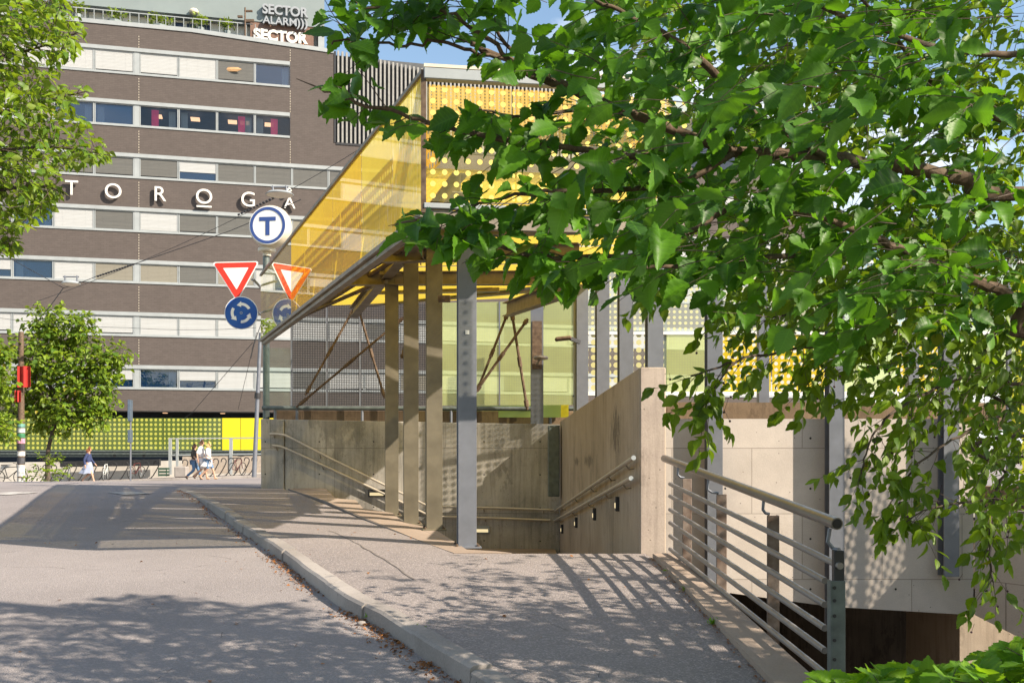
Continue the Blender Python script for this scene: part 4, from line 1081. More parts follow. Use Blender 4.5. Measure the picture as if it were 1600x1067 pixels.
# terrace railing and planters
mb=MB()
for px in range(105,400,14):
    s=fs_(px,-.6); mb.box(FP(s,26.1,-.6),(.04,.04,.9))
fbox(mb,fs_(105,-.6),fs_(395,-.6),26.52,26.57,-.62,-.58); mb.build('terrace_rail',M['alu'],bd)
mb=MB(); s=fs_(383,-.5); p=FP(s,25.6,-.5); mb.tube([p,p+u*1.9],.05,8); mb.box(p+u*1.7+FD*.2,(.5,.12,.1)); mb.box(p+u*1.1+FD*.25,(.6,.14,.16)); mb.box(p+u*1.3-FD*.3,(.3,.14,.12)); mb.build('roof_antenna',M['rust'],bd)
mb=MB(); p=FP(fs_(303,-1.5),fz(303,19,-1.5),-1.45); mb.lathe([(.05,-.2),(.28,-.1),(.30,0),(.2,.14),(.05,.2)],p,16); mb.build('dome_lamp',M['cream'],bd)
# wing clad in white upright fins
mb=MB(); W1=fs_(900)
mb.prism([FP(SC+.03,19.32,-.9),FP(W1,19.0,-.9),FP(W1,24.9,-.9),FP(SC+.03,25.0,-.9)],FN*.5); wing=mb.build('finned_wing',paint('wing_back',(.085,.09,.095),.8),bd)
mb=MB(); s=SC+.25; k=0
while s<W1:
    zt=25.2-max(0,(s-SC))*.12+.0; zt=max(zt,24.1)
    fbox(mb,s,s+.115,19.35,zt,-.40,-.02); s+=.268
mb.build('fins',M['cream'] if 0 else paint('pale_fin',(.27,.265,.245),.5),wing)
mb=MB(); fbox(mb,SC+.03,SC+.16,19.32,25.1,-.9,.02); fbox(mb,SC+.17,W1,19.20,19.34,-.6,.04); mb.build('trim',M['dark'],wing)
# recessed ground floor
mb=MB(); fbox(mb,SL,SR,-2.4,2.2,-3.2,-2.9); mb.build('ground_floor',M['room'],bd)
mb=MB(); fbox(mb,SL,SR,2.20,2.245,-2.85,-.02); so_=mb.build('soffit',M['dark'],bd)
for px in (258,348,440):
    p=FP(fs_(px,-.6),2.17,-.6); mb=MB(); mb.lathe([(.16,0),(.14,-.03)],p,14); mb.build('downlight',M['lampglow'],so_)

# ================================================================== dotted street glass, low wall
ds=thing('dotted_glass_front',W(200,712,58),'long street-level glass front printed with rows of yellow dots, ending in a plain yellow panel','glass front')
YD=58.0
def dp(px): return Vector(((px-CX)/F*YD,YD,0))
zz0,zz1=(HY-703)/F*YD,(HY-653)/F*YD
xs=[-60,-20,26,72,118,164,210,256,302,347]
for i in range(len(xs)-1): vpane('pane',dp(xs[i]+.3),dp(xs[i+1]-.3),zz0,zz1,M['dglass'],ds,u0=i*1.7)
for a,b in ((347,376),(376,470)):
    vpane('yellow_panel',dp(a+.3),dp(b-.3),zz0,zz1,M['yel'],ds)
mb=MB(); a,b=dp(-60),dp(480)
for z,h,o in ((zz0-.05,.09,0),(zz0-.20,.08,.08),(zz0-.32,.12,.0)):
    mb=MB(); mb.box(((a.x+b.x)/2,YD-.05-o,z),(b.x-a.x,.12,h)); mb.build('base_rail',M['steelg'],ds)
for x in range(-50,470,46):
    mb=MB(); mb.box((dp(x).x,YD-.08,zz0-.25),(.12,.12,.3)); mb.build('foot',M['dark'],ds)
lw=thing('low_wall',W(200,740,56),'low pale rendered wall behind the bicycle hoops','wall')
mb=MB(); a,b=W(-60,0,56),W(480,0,56.6); za=H(-18,56)-.4
mb.prism([(a.x,56,za-.6),(b.x,56.6,za-.2),(b.x,56.6,-.62),(a.x,56,-.80)],(0,.5,0)); mb.build('wall',paint('pale_render',(.52,.49,.44),.85,0,.12,1.5),lw)
mb=MB(); a,b=W(95,0,55.6),W(250,0,55.8); mb.prism([(a.x,55.5,-1.02),(b.x,55.7,-.95),(b.x,55.7,-.60),(a.x,55.5,-.72)],(0,.25,0)); mb.build('dark_rail',M['dark'],lw)
# metal frame enclosure
fr=thing('metal_frame_fence',W(340,745,54),'pale metal frame fence in front of the yellow panel, behind the three walkers','fence')
YF=54.0
def frp(px,py): return W(px,py,YF)
for px in (266,277,315,361):
    mb=MB(); a=frp(px,741);b=frp(px,684); mb.beam(a,b,.16 if px in(266,361) else .12,.1,up=(0,1,0)); mb.build('post',M['alu'],fr)
for y0,y1 in ((685,684),(711,709)):
    mb=MB(); mb.beam(frp(264,y0),frp(409,y1),.06,.06); mb.build('bar',M['alu'],fr)
mb=MB(); mb.prism([frp(285,741),frp(409,738),frp(409,712),frp(285,713)],(0,.2,0)); mb.build('infill_wall',paint('tan_render',(.42,.35,.28),.85),fr)
t=thing('stone_block',W(283,746,52.3),'rough grey stone block standing on the far pavement beside the green crate','block')
mb=MB(); p=W(284,737,52.3); mb.box(p,(.62,.5,.56)); mb.build('block',M['kerb'],t,bevel=.05)
t=thing('crate',W(256,743,52.6),'dark green slatted crate on the far pavement left of the metal frame fence','crate')
mb=MB(); p=W(256,737,52.6)
for z in (-.16,0,.16): mb.box(p+u*z,(.46,.4,.10))
for x in (-.2,.2): mb.box(p+Vector((x,-.205,0)),(.05,.012,.44))
mb.build('slats',paint('crate_green',(.03,.07,.045),.6),t)
# ================================================================== bicycle hoops
def hoop():
    r=thing('bike_hoop',(0,0,0),'dark bent steel bicycle hoop in the row along the low pale wall','bicycle stand','bicycle hoops along the pale wall')
    mb=MB(); pts=[]
    pts=[(.42,0,0),(.30,0,.12),(.12,0,.42),(0,0,.66),(-.02,0,.80),(.06,0,.90),(.17,0,.91),(.24,0,.84),(.25,0,.72)]
    mb.tube(pts,.028,8); mb.build('tube',M['dark'],r,local=True,smooth=True)
    mb=MB(); mb.box((.42,0,.01),(.14,.12,.02)); mb.build('foot',M['dark'],r,local=True); return r
h0=hoop(); first=True
for px in [60,74,88,104,119,134,150,166,182,200,217,232,248]+[293,305,317,329,341,353,365,377,389,401]:
    Y=54.6 if px<260 else 52.8
    o=h0 if first else dup(h0); first=False
    x=(px-CX)/F*Y; o.location=(x,Y,H(x,Y)+.02); o.rotation_euler=(0,0,R(180+random.uniform(-6,6)))
    if px>260: o['label']='dark bent steel bicycle hoop in the row before the metal frame fence'; o['group']='bicycle hoops before the metal fence'
# ================================================================== bicycles
def bicycle(loc,rz,label,fm,sc=1.0,group=None):
    r=thing('bicycle',(0,0,0),label,'bicycle',group)
    wh=.34; 
    def tb(l,rad,name,m,par=r,sm=True):
        mb=MB()
        for pts in l: mb.tube(pts,rad,7)
        return mb.build(name,m,par,local=True,smooth=sm)
    A_=(-.52,0,wh);Bb=(-.06,0,.29);S_=(-.20,0,.80);Hh=(.36,0,.84);Hl=(.40,0,.68);Fw=(.54,0,wh)
    tb([[A_,Bb],[A_,S_],[Bb,S_],[Bb,Hl],[S_,Hh],[Hh,Hl,(.45,0,.5),Fw]],.019,'frame',fm)
    for c,nm in ((A_,'wheel'),(Fw,'wheel')):
        mb=MB(); n=24
        mb.tube([(c[0]+.325*math.cos(2*math.pi*k/n),0,c[2]+.325*math.sin(2*math.pi*k/n)) for k in range(n+1)],.02,7,cap=False)
        w=mb.build(nm,M['dark'],r,local=True,smooth=True)
        mb=MB()
        for k in range(12):
            a=math.pi*k/6; mb.tube([(c[0],0,c[2]),(c[0]+.31*math.cos(a),0,c[2]+.31*math.sin(a))],.004,4)
        mb.build('spokes',M['alu'],w,local=True)
    tb([[(.36,0,.84),(.35,0,.98)],[(.30,-.27,1.02),(.37,-.18,1.0),(.38,0,.98),(.37,.18,1.0),(.30,.27,1.02)]],.014,'handlebar',M['dark'])
    mb=MB(); mb.prism([(-.36,-.07,.88),(-.36,.07,.88),(-.22,.05,.88),(-.07,.018,.88),(-.07,-.018,.88),(-.22,-.05,.88)],(0,0,.05)); mb.build('saddle',M['dark'],r,local=True,bevel=.01)
    tb([[(-.06,.05,.29),(.05,.07,.17)],[(-.06,-.05,.29),(-.17,-.07,.41)],[(.02,.11,.17),(.09,.07,.17)],[(-.21,-.11,.41),(-.13,-.07,.41)]],.012,'crank',M['dark'])
    r.location=loc; r.rotation_euler=(0,0,rz); r.scale=(sc,)*3; return r
def onfar(px,Y): x=(px-CX)/F*Y; return Vector((x,Y,H(x,Y)+.02))
bk=paint('black_bike',(.02,.02,.022),.4); wb=paint('white_bike',(.6,.62,.6),.4); rb=paint('red_bike',(.08,.014,.014),.4)
bicycle(onfar(14,49.3),R(5),'black bicycle standing side-on at the left edge, against the sticker covered post',bk)
bicycle(onfar(165,53.6),R(100),'white bicycle parked end-on among the hoops, between the walking woman and the sign post',wb)
bicycle(onfar(213,53.6),R(80),'dark red bicycle parked end-on among the hoops, just right of the sign post',rb)
bicycle(onfar(371,52.2),R(75),'dark bicycle with red parts leaning end-on right of the three walkers',rb)
bicycle(onfar(108,53.9),R(110),'grey bicycle half hidden behind the green roadside bush',paint('grey_bike',(.25,.26,.27),.4))
# ================================================================== sticker post and sign post
p=onfar(33,48.6)
t=thing('sticker_post',p,'thick dark post covered in pasted stickers, with a red banner above','post')
mb=MB(); mb.tube([p-u*.2,p+u*2.9,p+u*7.2],[.17,.155,.12],14); po=mb.build('pole',M['rust'],t,smooth=True)
for z,h,c in ((.35,.55,(.62,.62,.62)),(.0,.28,(.70,.68,.62)),(.95,.3,(.06,.06,.07)),(1.32,.22,(.66,.66,.65)),(1.58,.30,(.04,.04,.05)),(1.92,.22,(.75,.35,.50)),(2.18,.20,(.05,.25,.12)),(2.42,.22,(.45,.52,.50)),(2.68,.16,(.15,.35,.30))):
    mb=MB(); mb.lathe([(.176,0),(.174,h)],p+u*z,16); mb.build('sticker',paint('sticker_paper',c,.7,0,.3,5),po)
bn=thing('red_banner',W(36,603,48.4),'long red cloth banner hanging on the sticker covered post, half hidden in the tree','banner')
mb=MB()
for px0,px1,y0,y1 in ((27,48,572,605),(23,33,610,628)):
    a=W(px0,y1,48.35);b=W(px1,y1,48.3);n=6
    q=[a+(b-a)*k/n+Vector((0,.05*math.sin(k*1.7),0)) for k in range(n+1)]; h=(y1-y0)/F*48.3
    mb.prism([x for x in q]+[x+Vector((0,.02,0)) for x in q[::-1]],(0,0,h))
mb.build('cloth',M['banner'],bn)
p=onfar(204,48.2)
t=thing('sign_post',p,'thin grey sign post at the far kerb with two narrow signs seen edge-on','sign')
mb=MB(); mb.tube([p-u*.2,p+u*3.75],.04,10); mb.build('pole',M['steel'],t,smooth=True)
for z,h in ((2.75,1.0),(1.75,.6)):
    mb=MB(); mb.box(p+u*(z+h/2)+Vector((0,-.05,0)),(.13,.5,h),Matrix.Rotation(R(8),3,'Z')); mb.build('sign_plate',paint('slate_sign',(.07,.10,.14),.5),t,bevel=.01)

# ================================================================== overhead wires and hanging street lamps
def wire(pts,r,label,sag=0,beads=None):
    P=[]
    for i in range(len(pts)-1):
        a,b=Vector(pts[i]),Vector(pts[i+1])
        for k in range(12):
            f=k/12; P.append(a+(b-a)*f-u*sag*4*f*(1-f))
    P.append(Vector(pts[-1]))
    t=thing('overhead_wire',P[0],label,'wire'); mb=MB(); mb.tube(P,r*.72,5); w=mb.build('cable',M['dark'],t)
    if beads:
        mb=MB(); a,b=Vector(beads[0]),Vector(beads[1]); n=14
        for k in range(n): c=a+(b-a)*(k/n); mb.tube([c,c+(b-a)*(.5/n)],.032,6)
        mb.build('insulator',M['dark'],t)
    return t
wire([W(-40,365,34),W(14,403,34),W(99,450,34)],.016,'black span wire from the left edge down to the wire junction')
wire([W(99,450,34),W(150,432,33.6),W(359,361,31),W(470,312,29.5)],.016,'black wire rising right from the wire junction with one row of insulators',.02,(W(152,432,33.6),W(212,412,32.8)))
wire([W(99,450,34),W(78,479,34.5),W(60,500,35)],.02,'short black wire dropping left from the junction into the street tree')
wire([W(60,470,36),W(240,400,34),W(420,315,31),W(590,215,29)],.012,'thin black wire crossing the white letters up to the canopy',.05,(W(372,336,31.6),W(440,303,30.8)))
wire([W(395,535,36),W(300,645,38),W(285,655,38.2)],.014,'thin wire slanting down across the lowest window band')
wire([W(397,535,36),W(372,640,38)],.012,'thin wire falling steeply beside the T pole')
wire([W(0,497,40),W(200,512,38),W(400,512,37)],.010,'thin tram wire running level across the sixth window band',.08)
wire([W(410,500,37),W(396,540,36),W(392,560,36)],.02,'short dark cable with clamps hanging under the roundabout sign',0,(W(402,520,36),W(394,548,36)))
def disc_lamp(px,py,Y,label,r):
    p=W(px,py,Y); t=thing('street_lamp',p,label,'street lamp')
    mb=MB(); mb.lathe([(r*.25,.10),(r*.8,.06),(r,.0),(r*.97,-.02)],p,28); s=mb.build('shade',M['alu'],t,smooth=True)
    mb=MB(); mb.lathe([(r*.93,-.022),(r*.5,-.07),(.02,-.09)],p,28); mb.build('diffuser',M['cream'],s,smooth=True)
    mb=MB(); mb.tube([p+Vector((-.2,0,.08)),p+Vector((-.2,0,.26))],.03,6); mb.tube([p+Vector((.2,0,.08)),p+Vector((.2,0,.26))],.03,6); mb.tube([p+Vector((-.26,0,.22)),p+Vector((.26,0,.22))],.025,6); mb.build('hanger',M['steel'],t)
disc_lamp(437,304,30.6,'round disc street lamp hung on the wire in front of the letter A',.42)
disc_lamp(111,443,33.9,'round disc street lamp hung on the wire above the street tree',.30)
# ================================================================== people
def skinmesh(nodes,edges,sub=2):
    me=bpy.data.meshes.new('tmp'); me.from_pydata([n[0] for n in nodes],edges,[])
    ob=bpy.data.objects.new('tmp',me); COL.objects.link(ob)
    md=ob.modifiers.new('s','SKIN'); md.use_smooth_shade=True
    for i,n in enumerate(nodes):
        r=n[1]; me.skin_vertices[0].data[i].radius=r if isinstance(r,tuple) else (r,r)
        me.skin_vertices[0].data[i].use_root=(i==0)
    sb=ob.modifiers.new('u','SUBSURF'); sb.levels=sub; sb.render_levels=sub
    dg=bpy.context.evaluated_depsgraph_get(); dg.update()
    out=bpy.data.meshes.new_from_object(ob.evaluated_get(dg)); bpy.data.objects.remove(ob)
    return out
def part(me,name,mat,parent):
    me.materials.clear(); me.materials.append(mat)
    for p in me.polygons: p.use_smooth=True; p.material_index=0
    o=bpy.data.objects.new(name,me); COL.objects.link(o); o.parent=parent; return o
def person(loc,rz,label,group,pose,height=1.7,hair=None,hairlen=0,wear=()):
    """faces +X before turning; pose gives the joints of legs and arms"""
    t=thing('person',loc,label,'person',group); t.rotation_euler=(0,0,rz); t.scale=(height/1.7,)*3
    J={'pel':(0,0,.93),'wai':(.005,0,1.08),'che':(.015,0,1.28),'neb':(.01,0,1.43),'nec':(.02,0,1.49),'hea':(.035,0,1.55),'hem':(.04,0,1.61),'het':(.03,0,1.67)}
    J.update(pose)
    nodes=[];ix={}
    def N(k,p,r): ix[k]=len(nodes); nodes.append((p,r))
    N('pel',J['pel'],(.15,.115)); N('wai',J['wai'],(.125,.095)); N('che',J['che'],(.155,.11)); N('neb',J['neb'],(.09,.07)); N('nec',J['nec'],.052); N('hea',J['hea'],(.062,.07)); N('hem',J['hem'],(.075,.09)); N('het',J['het'],(.055,.065))
    E=[('pel','wai'),('wai','che'),('che','neb'),('neb','nec'),('nec','hea'),('hea','hem'),('hem','het')]
    nose=Vector(J['hem'])+Vector((.105,0,-.025)); N('nos',tuple(nose),.014); E.append(('hem','nos'))
    for s,y in (('l',.18),('r',-.18)):
        N(s+'sh',(.0,y,1.385),.052); E.append(('che' if 0 else 'neb',s+'sh'))
        N(s+'el',J[s+'el'],.038); N(s+'wr',J[s+'wr'],.026); wr=Vector(J[s+'wr']); el=Vector(J[s+'el']); d=(wr-el).normalized()
        pm=wr+d*.055; N(s+'pa',tuple(pm),(.034,.018)); E+= [(s+'sh',s+'el'),(s+'el',s+'wr'),(s+'wr',s+'pa')]
        for k,(o,l) in enumerate(((-.026,.06),(-.009,.075),(.009,.07),(.026,.055))):
            side=Vector((1,0,0)) if abs(d.x)<.6 else Vector((0,1,0)); side=(side-d*side.dot(d)).normalized()
            a=pm+side*o+d*.03; b=a+d*l*.6; c=b+d*l*.4+Vector((0,-math.copysign(.012,y),0))
            N(f'{s}f{k}a',tuple(a),.009); N(f'{s}f{k}b',tuple(c),.007); E+=[(s+'pa',f'{s}f{k}a'),(f'{s}f{k}a',f'{s}f{k}b')]
        th=wr+d*.03+side*.045; N(s+'th',tuple(th+d*.03),.009); E.append((s+'pa',s+'th'))
        y2=.09 if y>0 else -.09
        N(s+'hi',(.0,y2,.88),.092); N(s+'kn',J[s+'kn'],.056); N(s+'an',J[s+'an'],.036); N(s+'he',J[s+'he'],.034); N(s+'to',J[s+'to'],(.036,.024))
        E+=[('pel',s+'hi'),(s+'hi',s+'kn'),(s+'kn',s+'an'),(s+'an',s+'he'),(s+'an',s+'to')]
    body=part(skinmesh(nodes,[(ix[a],ix[b]) for a,b in E]),'body',M['skin'],t)
    def cover(name,keys,links,grow,mat):
        idx={k:i for i,k in enumerate(keys)}
        ns=[]
        for k in keys:
            p,r=nodes[ix[k]]; r=tuple(q+grow for q in r) if isinstance(r,tuple) else r+grow; ns.append((p,r))
        return part(skinmesh(ns,[(idx[a],idx[b]) for a,b in links]),name,mat,t)
    for w in wear:
        kind,mat=w[0],w[1]
        if kind=='top':
            ks=['che','wai','pel','neb','lsh','lel','rsh','rel']; cover('shirt',ks,[('che','wai'),('wai','pel'),('che','neb'),('neb','lsh'),('lsh','lel'),('neb','rsh'),('rsh','rel')],.02,mat)
        if kind=='longtop':
            ks=['che','wai','pel','neb','lsh','lel','lwr','rsh','rel','rwr']; cover('cardigan',ks,[('che','wai'),('wai','pel'),('che','neb'),('neb','lsh'),('lsh','lel'),('lel','lwr'),('neb','rsh'),('rsh','rel'),('rel','rwr')],.018,mat)
        if kind=='trousers':
            ks=['pel','lhi','lkn','lan','rhi','rkn','ran']; cover('trousers',ks,[('pel','lhi'),('lhi','lkn'),('lkn','lan'),('pel','rhi'),('rhi','rkn'),('rkn','ran')],.018,mat)
        if kind=='shorts':
            ks=['pel','lhi','lkn','rhi','rkn']; cover('shorts',ks,[('pel','lhi'),('lhi','lkn'),('pel','rhi'),('rhi','rkn')],.022,mat)
        if kind=='skirt':
            mb=MB(); z0,flare,back=w[2],w[3],w[4]; n=28; L=8
            for i in range(L+1):
                f=i/L; z=1.05+(z0-1.05)*f; r=.135+flare*f
                for k in range(n):
                    a=2*math.pi*k/n; rip=1+.10*f*math.sin(a*7)
                    x=r*rip*math.cos(a)*1.05-back*f*f; y=r*rip*math.sin(a)*.9; mb.v.append((x,y,z+.02*f*math.sin(a*5)))
            for i in range(L):
                for k in range(n): mb.f.append((i*n+k,i*n+(k+1)%n,(i+1)*n+(k+1)%n,(i+1)*n+k)); mb.mi.append(0)
            mb.f.append(tuple(range(n))); mb.mi.append(0); mb.build('skirt',mat,t,local=True,smooth=True)
        if kind=='shoes':
            for s in 'lr':
                a,b,c=Vector(J[s+'he']),Vector(J[s+'to']),Vector(J[s+'an']); part(skinmesh([(tuple(a+(b-a)*.25),.044),(tuple(b),(.044,.030)),(tuple(a),.042)],[(0,1),(0,2)]),'shoe',mat,t)
    hm=Vector(J['hem'])
    hn=[(tuple(hm+Vector((-.03,0,.045))),(.085,.095)),(tuple(hm+Vector((.03,0,.075))),(.06,.075)),(tuple(hm+Vector((-.055,0,-.03))),(.075,.085))]; he=[(0,1),(0,2)]
    if hairlen: hn+= [(tuple(hm+Vector((-.075,0,-.12))),(.08,.06)),(tuple(hm+Vector((-.09,0,-.12-hairlen))),(.055,.035))]; he+=[(2,3),(3,4)]
    part(skinmesh(hn,he),'hair',hair,t)
    mb=MB()
    for y in (-.03,.03): mb.ball(hm+Vector((.079,y,.006)),.010,n=6)
    mb.box(hm+Vector((.082,0,-.062)),(.012,.042,.009)); mb.build('eyes_and_mouth',paint('dark_features',(.10,.05,.04),.5),t,local=True)
    return t
stride=lambda s=1:{'lkn':(.20,.09,.50),'lan':(.30,.085,.10),'lhe':(.27,.085,.045),'lto':(.43,.09,.045),'rkn':(.02,-.09,.48),'ran':(-.32,-.085,.20),'rhe':(-.37,-.085,.19),'rto':(-.27,-.09,.055),
  'lel':(-.10,.25,1.14),'lwr':(-.06,.26,.90),'rel':(.06,-.25,1.13),'rwr':(.22,-.23,.96)}
def mir(p): return {('r' if k[0]=='l' else 'l')+k[1:]:(v[0],-v[1],v[2]) for k,v in p.items()}
st2=dict(stride()); 
fab=lambda n,c: paint(n,c,.85,0,.12,6)
def at_(px,py,Y): p=W(px,py,Y); return Vector((p.x,Y,roadh(p.x,Y)+.0))
person(at_(138,753,47.6),R(2),'woman walking right in a navy cardigan and flaring pale blue skirt, with auburn hair',None,mir(stride()),1.67,fab('auburn_hair',(.22,.08,.03)),.14,
  (('longtop',fab('navy_knit',(.03,.045,.12))),('skirt',fab('pale_blue_skirt',(.26,.30,.40)),.50,.17,.12),('shoes',M['dark'])))
GR=None
person(at_(303,746,48.6),R(4),'dark-haired walker in dark vest and blue jeans beside the man in white shorts',GR,stride(),1.68,fab('dark_hair',(.05,.025,.015)),.10,
  (('top',fab('charcoal_vest',(.07,.06,.05))),('trousers',fab('blue_denim',(.10,.19,.33))),('shoes',M['dark'])))
person(at_(314,746.5,48.2),R(0),'man in white shirt and white shorts walking in the middle of the three walkers',GR,mir(stride()),1.83,fab('brown_hair',(.10,.05,.025)),0,
  (('top',fab('white_cotton',(.78,.75,.74))),('shorts',fab('white_shorts',(.68,.66,.66))),('shoes',fab('tan_shoe',(.25,.15,.09)))))
person(at_(325,746,48.0),R(0),'blond walker in a long white dress over denim shorts, rightmost of the three walking together',GR,stride(),1.72,fab('blond_hair',(.62,.42,.16)),.03,
  (('top',fab('white_dress',(.80,.77,.75))),('skirt',fab('white_dress_tail',(.80,.77,.75)),.62,.10,.10),('shorts',fab('denim_shorts',(.12,.20,.32))),('shoes',fab('sandal',(.30,.18,.10)))))

# ================================================================== foliage
def leaf_template(nst=9,serr=.10,fine=True,ovate=1.0):
    """one leaf of unit length: across -.5..5, along 0..1, slightly folded and arched"""
    V=[];UV=[];Fc=[]
    cols=(-1,-.5,0,.5,1) if fine else (-1,0,1)
    for i in range(nst):
        v=i/(nst-1); w=.335*ovate*((math.sin(math.pi/2*min(1,v/.38))**.72) if v<.38 else (max(0,math.cos(math.pi/2*(v-.38)/.62))**1.12))+.004
        for c in cols:
            z=.16*abs(c)*w*2 - .20*v*v + .012*math.sin(v*26)*abs(c)
            ww=w; yy=v
            if abs(c)==1 and fine: ww=w*(1+serr*(1 if i%2 else -1)); yy=v+(.025 if i%2 else -.01)
            V.append((c*ww,yy,z)); UV.append((.5+c*ww*1.0,v))
    m=len(cols)
    for i in range(nst-1):
        for k in range(m-1): Fc.append((i*m+k,i*m+k+1,(i+1)*m+k+1,(i+1)*m+k))
    return np.array(V),np.array(UV),np.array(Fc)
LT_fine=leaf_template(17,.07,True); LT_mid=leaf_template(9,.06,True,.85); LT_low=leaf_template(4,0,False); LT_oval=leaf_template(7,0,False,.8)
def build_leaves(name,leaves,tmpl,mat,parent,kind=None):
    """leaves: list of (pos, axis, normal, size)"""
    V,UV,Fc=tmpl; n=len(leaves)
    if n==0: return None
    P=np.array([l[0] for l in leaves],float);A=np.array([l[1] for l in leaves],float);Nn=np.array([l[2] for l in leaves],float);S=np.array([l[3] for l in leaves],float)
    A/=np.linalg.norm(A,axis=1)[:,None]; Nn-=A*(A*Nn).sum(1)[:,None]; Nn/=np.linalg.norm(Nn,axis=1)[:,None]+1e-9
    X=np.cross(A,Nn)
    asp=np.random.uniform(.85,1.15,n); curl=np.random.uniform(.2,2.2,n); tw=np.random.normal(0,.25,n)
    vx=V[:,0][None,:]*asp[:,None]; vy=np.repeat(V[:,1][None,:],n,0); vz=V[:,2][None,:]*curl[:,None]+tw[:,None]*V[:,0][None,:]*V[:,1][None,:]
    pts=P[:,None,:]+S[:,None,None]*(vx[:,:,None]*X[:,None,:]+vy[:,:,None]*A[:,None,:]+vz[:,:,None]*Nn[:,None,:])
    off=np.array(rootloc(parent)) if parent else np.zeros(3)
    pts=(pts-off).reshape(-1,3)
    m=len(V); faces=(Fc[None,:,:]+(np.arange(n)*m)[:,None,None]).reshape(-1,4)
    me=bpy.data.meshes.new(name); me.vertices.add(len(pts)); me.vertices.foreach_set('co',pts.ravel().astype(np.float32))
    nf=len(faces); me.loops.add(nf*4); me.loops.foreach_set('vertex_index',faces.ravel().astype(np.int32))
    me.polygons.add(nf); me.polygons.foreach_set('loop_start',(np.arange(nf)*4).astype(np.int32)); me.polygons.foreach_set('loop_total',np.full(nf,4,np.int32))
    me.polygons.foreach_set('use_smooth',np.ones(nf,bool))
    ul=me.uv_layers.new(name='UVMap'); uvv=UV[Fc].reshape(-1,2); ul.data.foreach_set('uv',np.tile(uvv,(n,1)).ravel().astype(np.float32))
    at=me.attributes.new('tint','FLOAT','POINT'); tv=np.random.beta(1.15,1.35,n); at.data.foreach_set('value',np.repeat(tv,m).astype(np.float32))
    me.update(); me.validate(); me.materials.append(mat)
    o=bpy.data.objects.new(name,me); COL.objects.link(o)
    if parent: o.parent=parent
    if kind: o['kind']=kind
    return o
def rv(s=1.0): return Vector((random.gauss(0,s),random.gauss(0,s),random.gauss(0,s)))
UP=Vector((0,0,1))
def twig(base,dirn,L,leafsize,spacing,leaves,tubes,droop=.35,r=.004,up=.75,tipn=1,sunw=.35,view=0.0,ok=None,spread=.8):
    """a bending shoot with alternate leaves"""
    d=Vector(dirn).normalized(); p=Vector(base); n=max(3,int(L/spacing)); pts=[p.copy()]; side=1
    lat=d.cross(UP)
    if lat.length<.1: lat=Vector((1,0,0))
    lat.normalize()
    for i in range(n):
        d=(d+rv(.09)-UP*droop*.10).normalized(); p=p+d*(L/n)
        if ok is not None and not ok(p): break
        pts.append(p.copy())
        if i>0 or n<4:
            side=-side
            ax=(d*.55+lat*side*spread+rv(.22)-UP*random.uniform(.0,.75)*(droop+.35)).normalized()
            nn=(UP*up+rv(.40)+SUN*sunw+Vector((0,-1,0))*view)
            sz=leafsize*random.uniform(.5,1.28)
            q=p+ax*sz*.16
            if ok is None or ok(q+ax*sz*.5): leaves.append((q,ax,nn,sz))
    if len(pts)<3: return
    for k in range(tipn if len(pts)==n+1 else 0):
        ax=(d+rv(.35)-UP*.25).normalized(); q=p
        if ok is None or ok(q+ax*leafsize*.4): leaves.append((q,ax,UP*up+rv(.35)+SUN*sunw,leafsize*random.uniform(.7,1.05)))
    if tubes is not None: tubes.append((pts,r))
def tubes_mesh(name,tubes,mat,parent,kind=None,n=5):
    mb=MB()
    for pts,r in tubes:
        m=len(pts); mb.tube(pts,[r*(1-.6*i/(m-1)) for i in range(m)],n,cap=False)
    o=mb.build(name,mat,parent,smooth=True,fix=False)
    if kind: o['kind']=kind
    return o
def proj(p): return (CX+F*p.x/p.y, HY-F*p.z/p.y) if p.y>.05 else (-9999,-9999)
def inframe(p,m=30):
    if p.y<.3: return False
    x,y=proj(p); return -m<x<1600+m and -m<y<1067+m
def smooth_line(pts,sub=5):
    P=[Vector(p) for p in pts]; out=[]
    for i in range(len(P)-1):
        a=P[max(0,i-1)];b=P[i];c=P[i+1];d=P[min(len(P)-1,i+2)]
        for k in range(sub):
            t=k/sub; out.append(.5*((2*b)+(c-a)*t+(2*a-5*b+4*c-d)*t*t+(3*b-a-3*c+d)*t**3))
    out.append(P[-1]); return out

